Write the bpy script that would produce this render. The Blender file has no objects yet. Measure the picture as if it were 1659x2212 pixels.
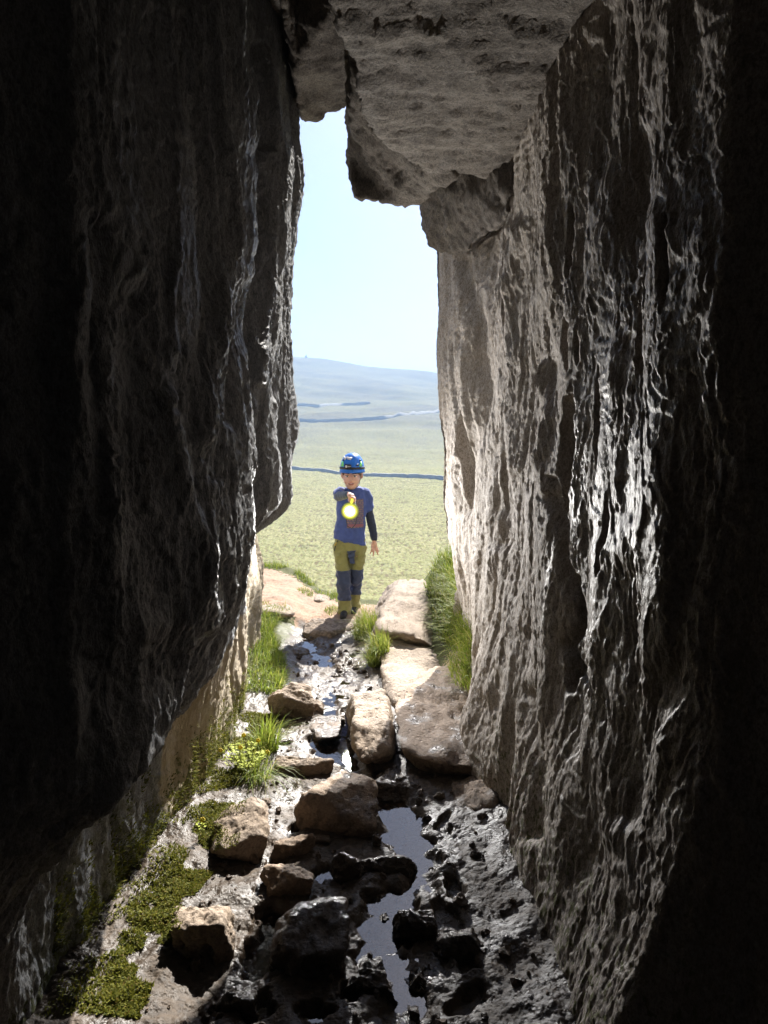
import bpy, bmesh, math
import numpy as np
from mathutils import Vector, Matrix

S = bpy.context.scene
COL = S.collection
R = math.radians

# ------------------------------------------------------------ camera
FPX, CU, CV, HOR = 1495.0, 829.5, 1106.0, 930.0      # focal length and centre of a 1659 x 2212 frame
PITCH = math.atan((CV - HOR) / FPX)
CAMZ = 1.5
cd = bpy.data.cameras.new('camera')
cam = bpy.data.objects.new('camera', cd)
COL.objects.link(cam)
cam.location = (0, 0, CAMZ)
cam.rotation_euler = (math.pi / 2 - PITCH, 0, 0)
cd.sensor_fit = 'VERTICAL'
cd.sensor_height = 24.0
cd.lens = 24.0 * FPX / 2212.0
cd.clip_start = 0.02
cd.clip_end = 20000
S.camera = cam

# ------------------------------------------------------------ sky and sun
SUN_AZ, SUN_EL = R(17), R(42)
w = bpy.data.worlds.new('World')
S.world = w
w.use_nodes = True
wn = w.node_tree
bg = wn.nodes['Background']
sky = wn.nodes.new('ShaderNodeTexSky')
sky.sky_type = 'NISHITA'
sky.sun_disc = False
sky.sun_elevation = SUN_EL
sky.sun_rotation = SUN_AZ
sky.altitude = 400
sky.air_density = 0.42
sky.dust_density = 0.8
sky.ozone_density = 2.0
wn.links.new(sky.outputs[0], bg.inputs[0])
bg.inputs[1].default_value = 0.05
sl = bpy.data.lights.new('sun', 'SUN')
sl.energy = 2.6
sl.angle = R(0.5)
sl.color = (1.0, 0.95, 0.87)
so = bpy.data.objects.new('sun', sl)
COL.objects.link(so)
so.location = (6, 12, 12)
sdir = Vector((math.sin(SUN_AZ) * math.cos(SUN_EL), math.cos(SUN_AZ) * math.cos(SUN_EL), math.sin(SUN_EL)))
so.rotation_euler = sdir.to_track_quat('Z', 'Y').to_euler()

S.view_settings.view_transform = 'Standard'
S.view_settings.look = 'None'
S.view_settings.exposure = 2.6
S.view_settings.gamma = 1.0
S.view_settings.use_curve_mapping = False
S.render.engine = 'CYCLES'
S.cycles.use_denoising = True
S.cycles.max_bounces = 12
S.cycles.diffuse_bounces = 5
S.cycles.adaptive_threshold = 0.025
S.cycles.glossy_bounces = 4
S.cycles.transparent_max_bounces = 12
S.cycles.volume_bounces = 0
S.cycles.caustics_reflective = False
S.cycles.caustics_refractive = False

# ------------------------------------------------------------ helpers: measuring
_c, _s = math.cos(PITCH), math.sin(PITCH)


def P(u, v, d):
    """the point at depth y = d that a sight line measured in the photograph meets"""
    a, b = (u - CU) / FPX, (CV - v) / FPX
    dy = _c + b * _s
    t = d / dy
    return np.array((a * t, d, CAMZ + t * (b * _c - _s)))


def fdepth(v, z=0.0):
    """depth at which image row v meets level z"""
    b = (CV - v) / FPX
    return (z - CAMZ) / (b * _c - _s) * (_c + b * _s)


# ------------------------------------------------------------ helpers: noise
_rng = np.random.RandomState(7)
_perm = np.concatenate([_rng.permutation(256)] * 3).astype(np.int32)
_g = _rng.normal(size=(256, 3)).astype(np.float32)
_g /= np.linalg.norm(_g, axis=1)[:, None]


def pn(x, y, z):
    x, y, z = (np.asarray(a, np.float32) for a in np.broadcast_arrays(x, y, z))
    xi, yi, zi = np.floor(x), np.floor(y), np.floor(z)
    xf, yf, zf = x - xi, y - yi, z - zi
    xi, yi, zi = (a.astype(np.int32) & 255 for a in (xi, yi, zi))
    f = lambda t: t * t * t * (t * (t * 6 - 15) + 10)
    a, b, c = f(xf), f(yf), f(zf)
    out = 0
    for i in (0, 1):
        wx = a if i else 1 - a
        px = _perm[xi + i]
        for j in (0, 1):
            wy = b if j else 1 - b
            py = _perm[px + yi + j]
            for k in (0, 1):
                wz = c if k else 1 - c
                g = _g[_perm[py + zi + k]]
                out = out + wx * wy * wz * (g[..., 0] * (xf - i) + g[..., 1] * (yf - j) + g[..., 2] * (zf - k))
    return out * 1.5


def fbm(x, y, z, o=4, gain=0.5):
    r, a = 0, 1.0
    for k in range(o):
        r = r + a * pn(x + 17.3 * k, y - 9.1 * k, z + 4.7 * k)
        x, y, z, a = x * 2.03, y * 2.03, z * 2.03, a * gain
    return r


def ridged(x, y, z, o=3, gain=0.5):
    r, a = 0, 1.0
    for k in range(o):
        r = r + a * (1 - np.abs(pn(x + 31.7 * k, y + 5.3 * k, z - 8.9 * k)) * 2)
        x, y, z, a = x * 2.1, y * 2.1, z * 2.1, a * gain
    return r


def sst(a, b, x):
    t = np.clip((x - a) / (b - a), 0, 1)
    return t * t * (3 - 2 * t)


# ------------------------------------------------------------ helpers: meshes
def mesh_np(name, verts, faces, smooth=True):
    me = bpy.data.meshes.new(name)
    verts = np.ascontiguousarray(verts, np.float32)
    faces = np.ascontiguousarray(faces, np.int32)
    n, k = faces.shape
    me.vertices.add(len(verts))
    me.vertices.foreach_set('co', verts.ravel())
    me.loops.add(n * k)
    me.loops.foreach_set('vertex_index', faces.ravel())
    me.polygons.add(n)
    me.polygons.foreach_set('loop_start', np.arange(0, n * k, k, dtype=np.int32))
    me.polygons.foreach_set('loop_total', np.full(n, k, np.int32))
    me.update(calc_edges=True)
    me.polygons.foreach_set('use_smooth', np.full(n, smooth))
    me.validate()
    return me


def obj(name, me, mat, parent=None):
    o = bpy.data.objects.new(name, me)
    COL.objects.link(o)
    if mat is not None:
        me.materials.clear()
        me.materials.append(mat)
    if parent is not None:
        o.parent = parent
    return o


def attr(me, name, vals):
    a = me.attributes.new(name, 'FLOAT', 'POINT')
    a.data.foreach_set('value', np.ascontiguousarray(vals, np.float32).ravel())


def thing(o, label, cat, group=None):
    o['label'] = label
    o['category'] = cat
    if group:
        o['group'] = group
    return o


def struct(o, label=None):
    o['kind'] = 'structure'
    if label:
        o['label'] = label
    return o


def grid_faces(r, c, flip=False):
    i = np.arange(r * c).reshape(r, c)
    q = np.stack([i[:-1, :-1], i[:-1, 1:], i[1:, 1:], i[1:, :-1]], -1).reshape(-1, 4)
    return q[:, ::-1] if flip else q


_ico = {}


def ico(n):
    if n not in _ico:
        bm = bmesh.new()
        bmesh.ops.create_icosphere(bm, subdivisions=n, radius=1)
        v = np.array([p.co[:] for p in bm.verts])
        f = np.array([[q.index for q in p.verts] for p in bm.faces])
        bm.free()
        _ico[n] = (v / np.linalg.norm(v, axis=1)[:, None], f)
    return _ico[n]


def vnormals(v, f):
    a, b, c = v[f[:, 0]], v[f[:, 1]], v[f[:, 2]]
    fn = np.cross(b - a, c - a)
    n = np.zeros_like(v)
    for k in range(f.shape[1]):
        np.add.at(n, f[:, k], fn)
    return n / (np.linalg.norm(n, axis=1)[:, None] + 1e-12)


def me_arrays(me):
    v = np.empty(len(me.vertices) * 3, np.float32)
    me.vertices.foreach_get('co', v)
    n = np.empty(len(me.vertices) * 3, np.float32)
    me.vertices.foreach_get('normal', n)
    return v.reshape(-1, 3).astype(np.float64), n.reshape(-1, 3).astype(np.float64)


def set_co(me, v):
    me.vertices.foreach_set('co', np.ascontiguousarray(v, np.float32).ravel())
    me.update()


def fuse(name, bm, voxel, smooth=0, fac=0.5):
    """one continuous skin over all the closed shapes in bm"""
    me = bpy.data.meshes.new(name)
    bm.to_mesh(me)
    bm.free()
    o = bpy.data.objects.new('tmp', me)
    COL.objects.link(o)
    m = o.modifiers.new('r', 'REMESH')
    m.mode = 'VOXEL'
    m.voxel_size = voxel
    m.use_smooth_shade = True
    if smooth:
        k = o.modifiers.new('s', 'SMOOTH')
        k.factor = fac
        k.iterations = smooth
    bpy.context.view_layer.update()
    dg = bpy.context.evaluated_depsgraph_get()
    out = bpy.data.meshes.new_from_object(o.evaluated_get(dg))
    out.name = name
    bpy.data.objects.remove(o)
    bpy.data.meshes.remove(me)
    return out


def bm_cone(bm, p1, r1, p2, r2, n=2):
    """round-ended tapered limb"""
    v, _ = ico(n)
    vs = [bm.verts.new(Vector(p1) + Vector(q) * r1) for q in v] + [bm.verts.new(Vector(p2) + Vector(q) * r2) for q in v]
    r = bmesh.ops.convex_hull(bm, input=vs)
    dead = [g for g in r['geom_interior'] if isinstance(g, bmesh.types.BMVert)]
    bmesh.ops.delete(bm, geom=dead, context='VERTS')


def bm_chain(bm, pts):
    for (a, ra), (b, rb) in zip(pts[:-1], pts[1:]):
        bm_cone(bm, a, ra, b, rb)


def bm_ell(bm, c, r, n=3, rot=None):
    v, f = ico(n)
    M = rot if rot is not None else Matrix.Identity(3)
    vs = [bm.verts.new(Vector(c) + M @ Vector((q[0] * r[0], q[1] * r[1], q[2] * r[2]))) for q in v]
    for t in f:
        bm.faces.new([vs[i] for i in t])


def bm_loft(bm, rings, n=24, power=2.0, cap=True):
    """rings: (x, y, z, rx, ry) stacked bottom to top; rounded cross-section"""
    L = []
    for (x, y, z, rx, ry) in rings:
        row = []
        for i in range(n):
            a = 2 * math.pi * i / n
            ca, sa = math.cos(a), math.sin(a)
            row.append(bm.verts.new((x + rx * math.copysign(abs(ca) ** (2 / power), ca), y + ry * math.copysign(abs(sa) ** (2 / power), sa), z)))
        L.append(row)
    for a, b in zip(L[:-1], L[1:]):
        for i in range(n):
            bm.faces.new((a[i], a[(i + 1) % n], b[(i + 1) % n], b[i]))
    if cap:
        bm.faces.new(L[0][::-1])
        bm.faces.new(L[-1])


def bm_prism(bm, a, b):
    """closed prism between two matching outlines"""
    A = [bm.verts.new(tuple(p)) for p in a]
    B = [bm.verts.new(tuple(p)) for p in b]
    n = len(A)
    for i in range(n):
        bm.faces.new((A[i], A[(i + 1) % n], B[(i + 1) % n], B[i]))
    bm.faces.new(A[::-1])
    bm.faces.new(B)
    bmesh.ops.recalc_face_normals(bm, faces=bm.faces[:])


def bm_box(bm, c, s, rot=None):
    M = Matrix.Translation(c) @ (rot.to_4x4() if rot is not None else Matrix.Identity(4)) @ Matrix.Diagonal((s[0], s[1], s[2], 1))
    bmesh.ops.create_cube(bm, size=1, matrix=M)


def bm_tube(bm, pts, r, n=8):
    pts = [Vector(p) for p in pts]
    L = []
    for i, p in enumerate(pts):
        t = (pts[min(i + 1, len(pts) - 1)] - pts[max(i - 1, 0)]).normalized()
        a = t.orthogonal().normalized() if i == 0 else (a - a.dot(t) * t).normalized()
        b = t.cross(a)
        rr = r[i] if isinstance(r, (list, tuple)) else r
        L.append([bm.verts.new(p + (a * math.cos(2 * math.pi * k / n) + b * math.sin(2 * math.pi * k / n)) * rr) for k in range(n)])
    for A, B in zip(L[:-1], L[1:]):
        for k in range(n):
            bm.faces.new((A[k], A[(k + 1) % n], B[(k + 1) % n], B[k]))
    bm.faces.new(L[0][::-1])
    bm.faces.new(L[-1])


def bm_done(name, bm, mat, parent=None, smooth=True):
    me = bpy.data.meshes.new(name)
    bmesh.ops.recalc_face_normals(bm, faces=bm.faces[:])
    bm.to_mesh(me)
    bm.free()
    if smooth:
        me.polygons.foreach_set('use_smooth', np.full(len(me.polygons), True))
    return obj(name, me, mat, parent)


# ------------------------------------------------------------ helpers: materials
class Mat:
    def __init__(self, name):
        self.m = bpy.data.materials.new(name)
        self.m.use_nodes = True
        self.t = self.m.node_tree
        self.b = self.t.nodes['Principled BSDF']
        self.out = self.t.nodes['Material Output']
        self.co = self.n('ShaderNodeTexCoord').outputs['Object']

    def n(self, typ, **kw):
        x = self.t.nodes.new(typ)
        for k, v in kw.items():
            setattr(x, k, v)
        return x

    def l(self, a, b):
        self.t.links.new(a, b)

    def put(self, sock, v):
        if hasattr(v, 'is_output') or isinstance(v, bpy.types.NodeSocket):
            self.l(v, sock)
        else:
            sock.default_value = v

    def map(self, s, off=(0, 0, 0), co=None):
        m = self.n('ShaderNodeMapping')
        self.l(co or self.co, m.inputs[0])
        m.inputs['Location'].default_value = off
        m.inputs['Scale'].default_value = s if hasattr(s, '__len__') else (s, s, s)
        return m.outputs[0]

    def noise(self, s, detail=4, rough=0.55, dist=0.0, off=(0, 0, 0)):
        x = self.n('ShaderNodeTexNoise')
        self.l(self.map(s, off), x.inputs['Vector'])
        x.inputs['Scale'].default_value = 1
        x.inputs['Detail'].default_value = detail
        x.inputs['Roughness'].default_value = rough
        x.inputs['Distortion'].default_value = dist
        return x.outputs['Fac']

    def vor(self, s, feature='F1', out='Distance', rnd=1.0):
        x = self.n('ShaderNodeTexVoronoi', feature=feature)
        self.l(self.map(s), x.inputs['Vector'])
        x.inputs['Scale'].default_value = 1
        x.inputs['Randomness'].default_value = rnd
        return x.outputs[out]

    def rng(self, v, a, b, c=0.0, d=1.0, smooth=True):
        x = self.n('ShaderNodeMapRange', interpolation_type='SMOOTHSTEP' if smooth else 'LINEAR')
        self.put(x.inputs[0], v)
        for i, k in enumerate((a, b, c, d)):
            x.inputs[1 + i].default_value = k
        return x.outputs[0]

    def mix(self, f, a, b):
        x = self.n('ShaderNodeMix', data_type='RGBA')
        self.put(x.inputs[0], f)
        for s, c in ((x.inputs[6], a), (x.inputs[7], b)):
            self.put(s, (*c, 1) if isinstance(c, tuple) and len(c) == 3 else c)
        return x.outputs[2]

    def math(self, op, a, b=0.0, clamp=False):
        x = self.n('ShaderNodeMath', operation=op, use_clamp=clamp)
        self.put(x.inputs[0], a)
        self.put(x.inputs[1], b)
        return x.outputs[0]

    def attr(self, name):
        return self.n('ShaderNodeAttribute', attribute_name=name).outputs['Fac']

    def bump(self, h, strength=0.5, dist=0.01, prev=None):
        x = self.n('ShaderNodeBump')
        x.inputs['Strength'].default_value = strength
        x.inputs['Distance'].default_value = dist
        self.l(h, x.inputs['Height'])
        if prev is not None:
            self.l(prev, x.inputs['Normal'])
        return x.outputs[0]

    def set(self, col=None, rough=None, nrm=None, spec=None, **kw):
        if col is not None:
            self.put(self.b.inputs['Base Color'], (*col, 1) if isinstance(col, tuple) else col)
        if rough is not None:
            self.put(self.b.inputs['Roughness'], rough)
        if nrm is not None:
            self.l(nrm, self.b.inputs['Normal'])
        if spec is not None:
            self.put(self.b.inputs['Specular IOR Level'], spec)
        for k, v in kw.items():
            self.put(self.b.inputs[k.replace('_', ' ')], v)
        return self.m


def plain(name, col, rough=0.6, var=0.15, scale=40, bump=0.0, metallic=0.0, bscale=200, sheen=0.0):
    m = Mat(name)
    d = tuple(c * (1 - var) for c in col)
    e = tuple(min(1, c * (1 + var)) for c in col)
    c = m.mix(m.noise(scale, 3), d, e)
    nr = m.bump(m.noise(bscale, 3), bump, 0.004) if bump else None
    m.set(c, rough, nr, Metallic=metallic)
    if sheen:
        m.b.inputs['Sheen Weight'].default_value = sheen
    return m.m


def wall_mat(name, a, b, c, stain, streak=(9, 9, 1.1), wetdark=0.42):
    """limestone: pale crust, streaks running down it, a wet film where the attribute 'wet' is high"""
    m = Mat(name)
    big = m.noise((1.6, 1.6, 0.8), 2)
    mid = m.noise((14, 14, 5), 3, 0.6)
    st = m.noise(streak, 3, 0.62, 0.3)
    fine = m.noise((95, 95, 55), 3, 0.75)
    grain = m.noise((240, 240, 150), 1, 0.6)
    col = m.mix(m.rng(big, 0.35, 0.65), a, b)
    col = m.mix(m.rng(st, 0.46, 0.66, 0, 0.8), col, c)
    col = m.mix(m.rng(mid, 0.5, 0.72, 0, 0.75), col, stain)
    col = m.mix(m.rng(fine, 0.36, 0.52, 0.75, 0.0), col, tuple(x * 0.6 for x in stain))
    col = m.mix(m.rng(fine, 0.56, 0.70, 0.0, 0.55), col, tuple(min(0.62, x * 1.35) for x in a))
    col = m.mix(m.rng(grain, 0.40, 0.56, 0.45, 0.0), col, tuple(x * 0.55 for x in stain))
    col = m.mix(m.rng(m.math('ADD', m.attr('tan'), m.rng(mid, 0.3, 0.7, -0.15, 0.15)), 0.35, 0.65, 0, 0.8), col, m.mix(m.rng(st, 0.4, 0.62), (0.46, 0.385, 0.275), (0.33, 0.27, 0.18)))
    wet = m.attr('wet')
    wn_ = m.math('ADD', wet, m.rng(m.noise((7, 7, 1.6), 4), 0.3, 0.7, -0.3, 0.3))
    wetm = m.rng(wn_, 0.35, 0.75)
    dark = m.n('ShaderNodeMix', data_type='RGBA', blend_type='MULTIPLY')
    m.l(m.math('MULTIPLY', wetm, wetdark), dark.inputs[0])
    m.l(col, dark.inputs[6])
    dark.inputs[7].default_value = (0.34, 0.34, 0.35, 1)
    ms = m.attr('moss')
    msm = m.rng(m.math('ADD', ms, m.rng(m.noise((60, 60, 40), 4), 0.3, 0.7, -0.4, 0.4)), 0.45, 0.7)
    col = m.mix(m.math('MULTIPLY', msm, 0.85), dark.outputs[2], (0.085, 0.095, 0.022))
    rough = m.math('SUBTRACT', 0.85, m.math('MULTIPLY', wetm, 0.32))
    rough = m.math('ADD', rough, m.rng(mid, 0.3, 0.7, -0.06, 0.06))
    n1 = m.bump(m.math('ADD', m.noise((55, 55, 26), 4, 0.7, 0.3), m.math('MULTIPLY', fine, 0.55)), 0.6, 0.010)
    n3 = n1
    m.set(col, rough, n3, spec=0.32)
    return m.m


def rock_mat(name, a, b, c, rough=0.8, wet=0.0, pit=0.5):
    m = Mat(name)
    big = m.noise((5, 5, 5), 4)
    mid = m.noise((26, 26, 26), 5, 0.62)
    fine = m.noise((150, 150, 150), 3)
    col = m.mix(m.rng(big, 0.35, 0.65), a, b)
    col = m.mix(m.rng(mid, 0.48, 0.7, 0, 0.8), col, c)
    col = m.mix(m.rng(fine, 0.3, 0.7, 0.4, 0.0), col, tuple(x * 0.5 for x in c))
    geo = m.n('ShaderNodeNewGeometry')
    sp = m.n('ShaderNodeSeparateXYZ')
    m.l(geo.outputs['Position'], sp.inputs[0])
    splash = m.math('ADD', sp.outputs[2], m.rng(mid, 0.3, 0.7, -0.05, 0.05))
    col = m.mix(m.rng(splash, 0.075, 0.01, 0, 0.85), col, (0.10, 0.072, 0.05))
    wm = m.rng(m.noise((9, 9, 9), 4), 0.62 - 0.35 * wet, 0.78 - 0.35 * wet)
    if wet > 0:
        dk = m.n('ShaderNodeMix', data_type='RGBA', blend_type='MULTIPLY')
        m.l(m.math('MULTIPLY', wm, 0.75), dk.inputs[0])
        m.l(col, dk.inputs[6])
        dk.inputs[7].default_value = (0.28, 0.25, 0.23, 1)
        col = dk.outputs[2]
        rg = m.math('SUBTRACT', rough, m.math('MULTIPLY', wm, rough - 0.27))
    else:
        rg = rough
    n1 = m.bump(m.noise((36, 36, 48), 6, 0.72, 0.5), 0.9, 0.016)
    n3 = m.bump(m.rng(m.vor((42, 42, 42)), 0.05, 0.45), pit, 0.008, n1)
    m.set(col, rg, n3)
    return m.m


M = {}
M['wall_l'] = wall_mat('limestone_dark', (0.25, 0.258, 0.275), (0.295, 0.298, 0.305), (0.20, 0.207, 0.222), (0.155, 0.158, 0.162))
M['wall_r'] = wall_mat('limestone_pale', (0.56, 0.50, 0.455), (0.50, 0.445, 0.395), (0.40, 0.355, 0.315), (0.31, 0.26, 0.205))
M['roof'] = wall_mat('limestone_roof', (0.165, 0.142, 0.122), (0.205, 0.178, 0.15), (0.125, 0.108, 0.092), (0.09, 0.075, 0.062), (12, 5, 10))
M['rock_dry'] = rock_mat('boulder_dry', (0.37, 0.285, 0.21), (0.32, 0.255, 0.20), (0.20, 0.15, 0.11))
M['rock_pale'] = rock_mat('boulder_pale', (0.42, 0.345, 0.28), (0.35, 0.28, 0.215), (0.23, 0.175, 0.13), pit=0.35)
M['rock_damp'] = rock_mat('boulder_damp', (0.37, 0.275, 0.20), (0.30, 0.225, 0.165), (0.19, 0.135, 0.095), 0.8, 0.3, 0.5)
M['rock_wet'] = rock_mat('boulder_muddy', (0.25, 0.18, 0.13), (0.19, 0.14, 0.10), (0.10, 0.07, 0.05), 0.75, 0.6)
M['rock_mud'] = rock_mat('boulder_mud_coated', (0.20, 0.145, 0.105), (0.155, 0.115, 0.085), (0.09, 0.066, 0.05), 0.65, 0.9, 0.4)

# ------------------------------------------------------------ the cave walls
def smooth1(a, k, axis):
    ker = np.hanning(2 * k + 3)[1:-1]
    ker /= ker.sum()
    pad = [(0, 0), (0, 0)]
    pad[axis] = (k, k)
    b = np.pad(a, pad, mode='edge')
    return np.apply_along_axis(lambda r: np.convolve(r, ker, 'valid'), axis, b)


def project(V):
    y, zz = V[..., 1], V[..., 2] - CAMZ
    fw = np.maximum(y * _c - zz * _s, 0.25)
    return CU + FPX * V[..., 0] / fw, CV - FPX * (y * _s + zz * _c) / fw


def pl_dist(U, W, pts):
    best = np.full(U.shape, 1e9)
    for (a, b), (c, d) in zip(pts[:-1], pts[1:]):
        vx, vy = c - a, d - b
        t = np.clip(((U - a) * vx + (W - b) * vy) / (vx * vx + vy * vy), 0, 1)
        best = np.minimum(best, np.hypot(U - a - t * vx, W - b - t * vy))
    return best


def build_wall(name, keys, tail, sgn, mat, label, ny, nz, pockets=(), lines=(), wet=None, moss=None, tan=None, seed=0.0, amp=1.0, ymin=0.85, zmin=-0.3):
    z = np.concatenate([np.linspace(zmin, 3.1, nz), np.linspace(3.1, 4.9, 24)[1:]])
    yend = keys[-1][0]
    y = np.concatenate([np.linspace(-3.2, ymin, 26)[:-1], np.geomspace(ymin, yend, ny)])
    ks, xs = [], []
    for d, prof in keys:
        if isinstance(prof, float):
            xx = np.full_like(z, prof)
        else:
            p = np.array([P(u, v, d) for u, v in prof])
            o = np.argsort(p[:, 2])
            xx = np.interp(z, p[o, 2], p[o, 0])
        ks.append(d)
        xs.append(xx)
    xs = np.array(xs)
    X = np.array([np.interp(y, ks, xs[:, i]) for i in range(len(z))])     # rows z, columns y
    X = smooth1(smooth1(X, 4, 0), 5, 1)
    X[:, :26] = X[:, 26:27] + (np.linspace(1, 0, 26) ** 2)[None, :] * sgn * 0.6
    Y, Z = np.meshgrid(y, z)
    # tail: the rock face outside the mouth
    tx = np.array([t[0] for t in tail])
    ty = np.array([t[1] for t in tail])
    Xt = np.repeat(tx[None, :], len(z), 0)
    Yt = np.repeat(ty[None, :], len(z), 0)
    Zt = np.repeat(z[:, None], len(tx), 1)
    X, Y, Z = np.hstack([X, Xt]), np.hstack([Y, Yt]), np.hstack([Z, Zt])
    V = np.stack([X, Y, Z], -1)
    du, dv = np.gradient(V, axis=1), np.gradient(V, axis=0)
    N = np.cross(du, dv)
    N /= np.linalg.norm(N, axis=-1)[..., None] + 1e-9
    if (N[..., 0].mean() > 0) == (sgn > 0):
        N = -N
    q = Y + 0.4 * X * sgn
    wv = fbm(q * 2.0 + seed, Z * 1.0, X * 2, 3)
    wz = pn(q * 4 + seed, Z * 2.2, 3.3)
    D = 0.050 * fbm(q * 2.0 + seed, Z * 0.9, 1.5 + seed, 3)
    D += 0.020 * (ridged(q * 2.6 - seed + wv * 0.5, Z * 0.7 + 3, 2.0, 2) - 1)
    fl = ridged(q * 6 + wv * 1.2 + seed, Z * 1.0, X * 3 + seed, 2, 0.5)
    D += 0.007 * (fl - 1.0) + 0.014 * fbm(q * 8 + wv, Z * 2.0 + seed, X * 4, 3)
    mod = sst(-0.35, 0.45, fbm(q * 3 - seed, Z * 2.2, 7.7, 3))
    fl2 = fbm(q * 18 + wv * 3 + wz, Z * 5.5 + wz, X * 9 + seed, 4, 0.6)
    D += 0.0062 * fl2 * (0.3 + 0.9 * mod)
    fk = 4.5 * fbm(q * 5 + wv, Z * 1.9 + seed, X * 5 + 1.0, 4, 0.55)
    ff = fk - np.floor(fk)
    D += 0.0085 * (np.floor(fk) + sst(0.0, 0.22, ff)) - 0.0085 * fk * 0.6
    fl3 = ridged(q * 40 + wv * 5, Z * 15 + wz, X * 16 + seed, 2, 0.6)
    D += 0.0014 * (fl3 - 1.0) * (0.4 + mod)
    cell = np.abs(pn(q * 28 + wv * 4, Z * 13 + wz, X * 20 + 2.2))
    D += -0.003 * sst(0.20, 0.0, cell) * mod
    chip = pn(q * 26, Z * 15, X * 26 + 5.0)
    D += -0.007 * sst(0.30, 0.62, chip) * (0.4 + 0.6 * mod)
    D += 0.0036 * fbm(q * 75 + wv * 3, Z * 42, X * 60, 3, 0.65)
    D *= amp
    tailfade = np.ones_like(D)
    tailfade[:, -len(tx):] = 3
    D *= tailfade
    for (u, v, d, sy, sz, dep) in pockets:
        c = P(u, v, d)
        rr = ((Y - c[1]) / sy) ** 2 + ((Z - c[2]) / sz) ** 2
        rr = rr * (1 + 0.5 * pn(Y * 18, Z * 9, 3.0 + u))
        D -= dep * sst(1.0, 0.25, rr)
    U, W = project(V)
    jx = U + 7 * fbm(U / 90, W / 90, 0.7, 2)
    jy = W + 7 * fbm(U / 90 + 30, W / 90, 0.7, 2)
    for (pts, wd, hgt) in lines:
        dd = pl_dist(jx, jy, pts)
        D += hgt * np.exp(-(dd / wd) ** 2)
    V = V + N * D[..., None]
    r, c = X.shape
    f = grid_faces(r, c)
    me = mesh_np(name, V.reshape(-1, 3), f)
    if wet is not None:
        attr(me, 'wet', wet(X, Y, Z))
    if tan is not None:
        attr(me, 'tan', tan(X, Y, Z))
    if moss is not None:
        attr(me, 'moss', moss(X, Y, Z))
    o = struct(obj(name, me, mat), label)
    return V, N


LEFT_LINES = [([(505, -50), (515, 200), (527, 480), (518, 600), (480, 700), (455, 800), (440, 950)], 20, 0.030), ([(548, 100), (556, 400), (556, 600), (520, 740), (495, 900)], 22, -0.030),
              ([(580, 330), (585, 480), (575, 600), (560, 700), (548, 820)], 11, 0.022), ([(610, 560), (600, 700), (590, 850)], 14, -0.02), ([(170, -400), (150, 480), (165, 640), (150, 760), (160, 950), (150, 1150), (170, 1700)], 34, 0.016),
              ([(225, 500), (215, 800), (240, 1100)], 30, -0.025), ([(392, 330), (388, 480), (372, 640), (368, 760)], 9, 0.014), ([(300, 640), (310, 1000), (330, 1300)], 34, -0.03), ([(360, 860), (392, 1000), (425, 1200), (440, 1350)], 22, 0.025),
              ([(420, 1200), (450, 1300)], 110, 0.03), ([(330, 1597), (250, 1690), (180, 1780), (110, 1870)], 14, 0.02), ([(270, 1500), (330, 1420)], 60, -0.025), ([(470, 1050), (480, 1200)], 16, 0.018)]
RIGHT_LINES = [([(1115, 255), (1087, 320), (1080, 420), (1081, 485)], 7, -0.06), ([(1110, 500), (1090, 640), (1112, 770), (1105, 900), (1120, 1010)], 18, 0.028), ([(1066, 490), (1058, 700), (1064, 900), (1080, 1100)], 16, -0.028),
               ([(1000, 560), (1030, 700), (1040, 850), (1015, 980), (1000, 1100)], 13, -0.035), ([(985, 545), (1000, 700), (1005, 850), (985, 980)], 10, 0.015), ([(1180, 790), (1192, 900), (1176, 1000), (1190, 1060)], 10, 0.030),
               ([(1195, 1040), (1215, 1180), (1240, 1350), (1225, 1400), (1240, 1440), (1262, 1480)], 8, -0.045), ([(1300, 400), (1290, 700), (1300, 900), (1275, 1100)], 26, 0.012), ([(1380, 300), (1350, 700), (1345, 1100)], 30, -0.016),
               ([(1440, 500), (1420, 800), (1430, 1000), (1440, 1400)], 50, 0.018), ([(1150, 1500), (1170, 1650), (1160, 1800)], 18, -0.03), ([(1085, 1200), (1090, 1350), (1060, 1500)], 16, 0.025), ([(1300, 1200), (1290, 1500), (1300, 1800)], 36, 0.016),
               ([(1010, 540), (1045, 500), (1085, 478)], 6, -0.04), ([(1350, 1250), (1370, 1500), (1340, 1750)], 28, -0.014)]
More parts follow.
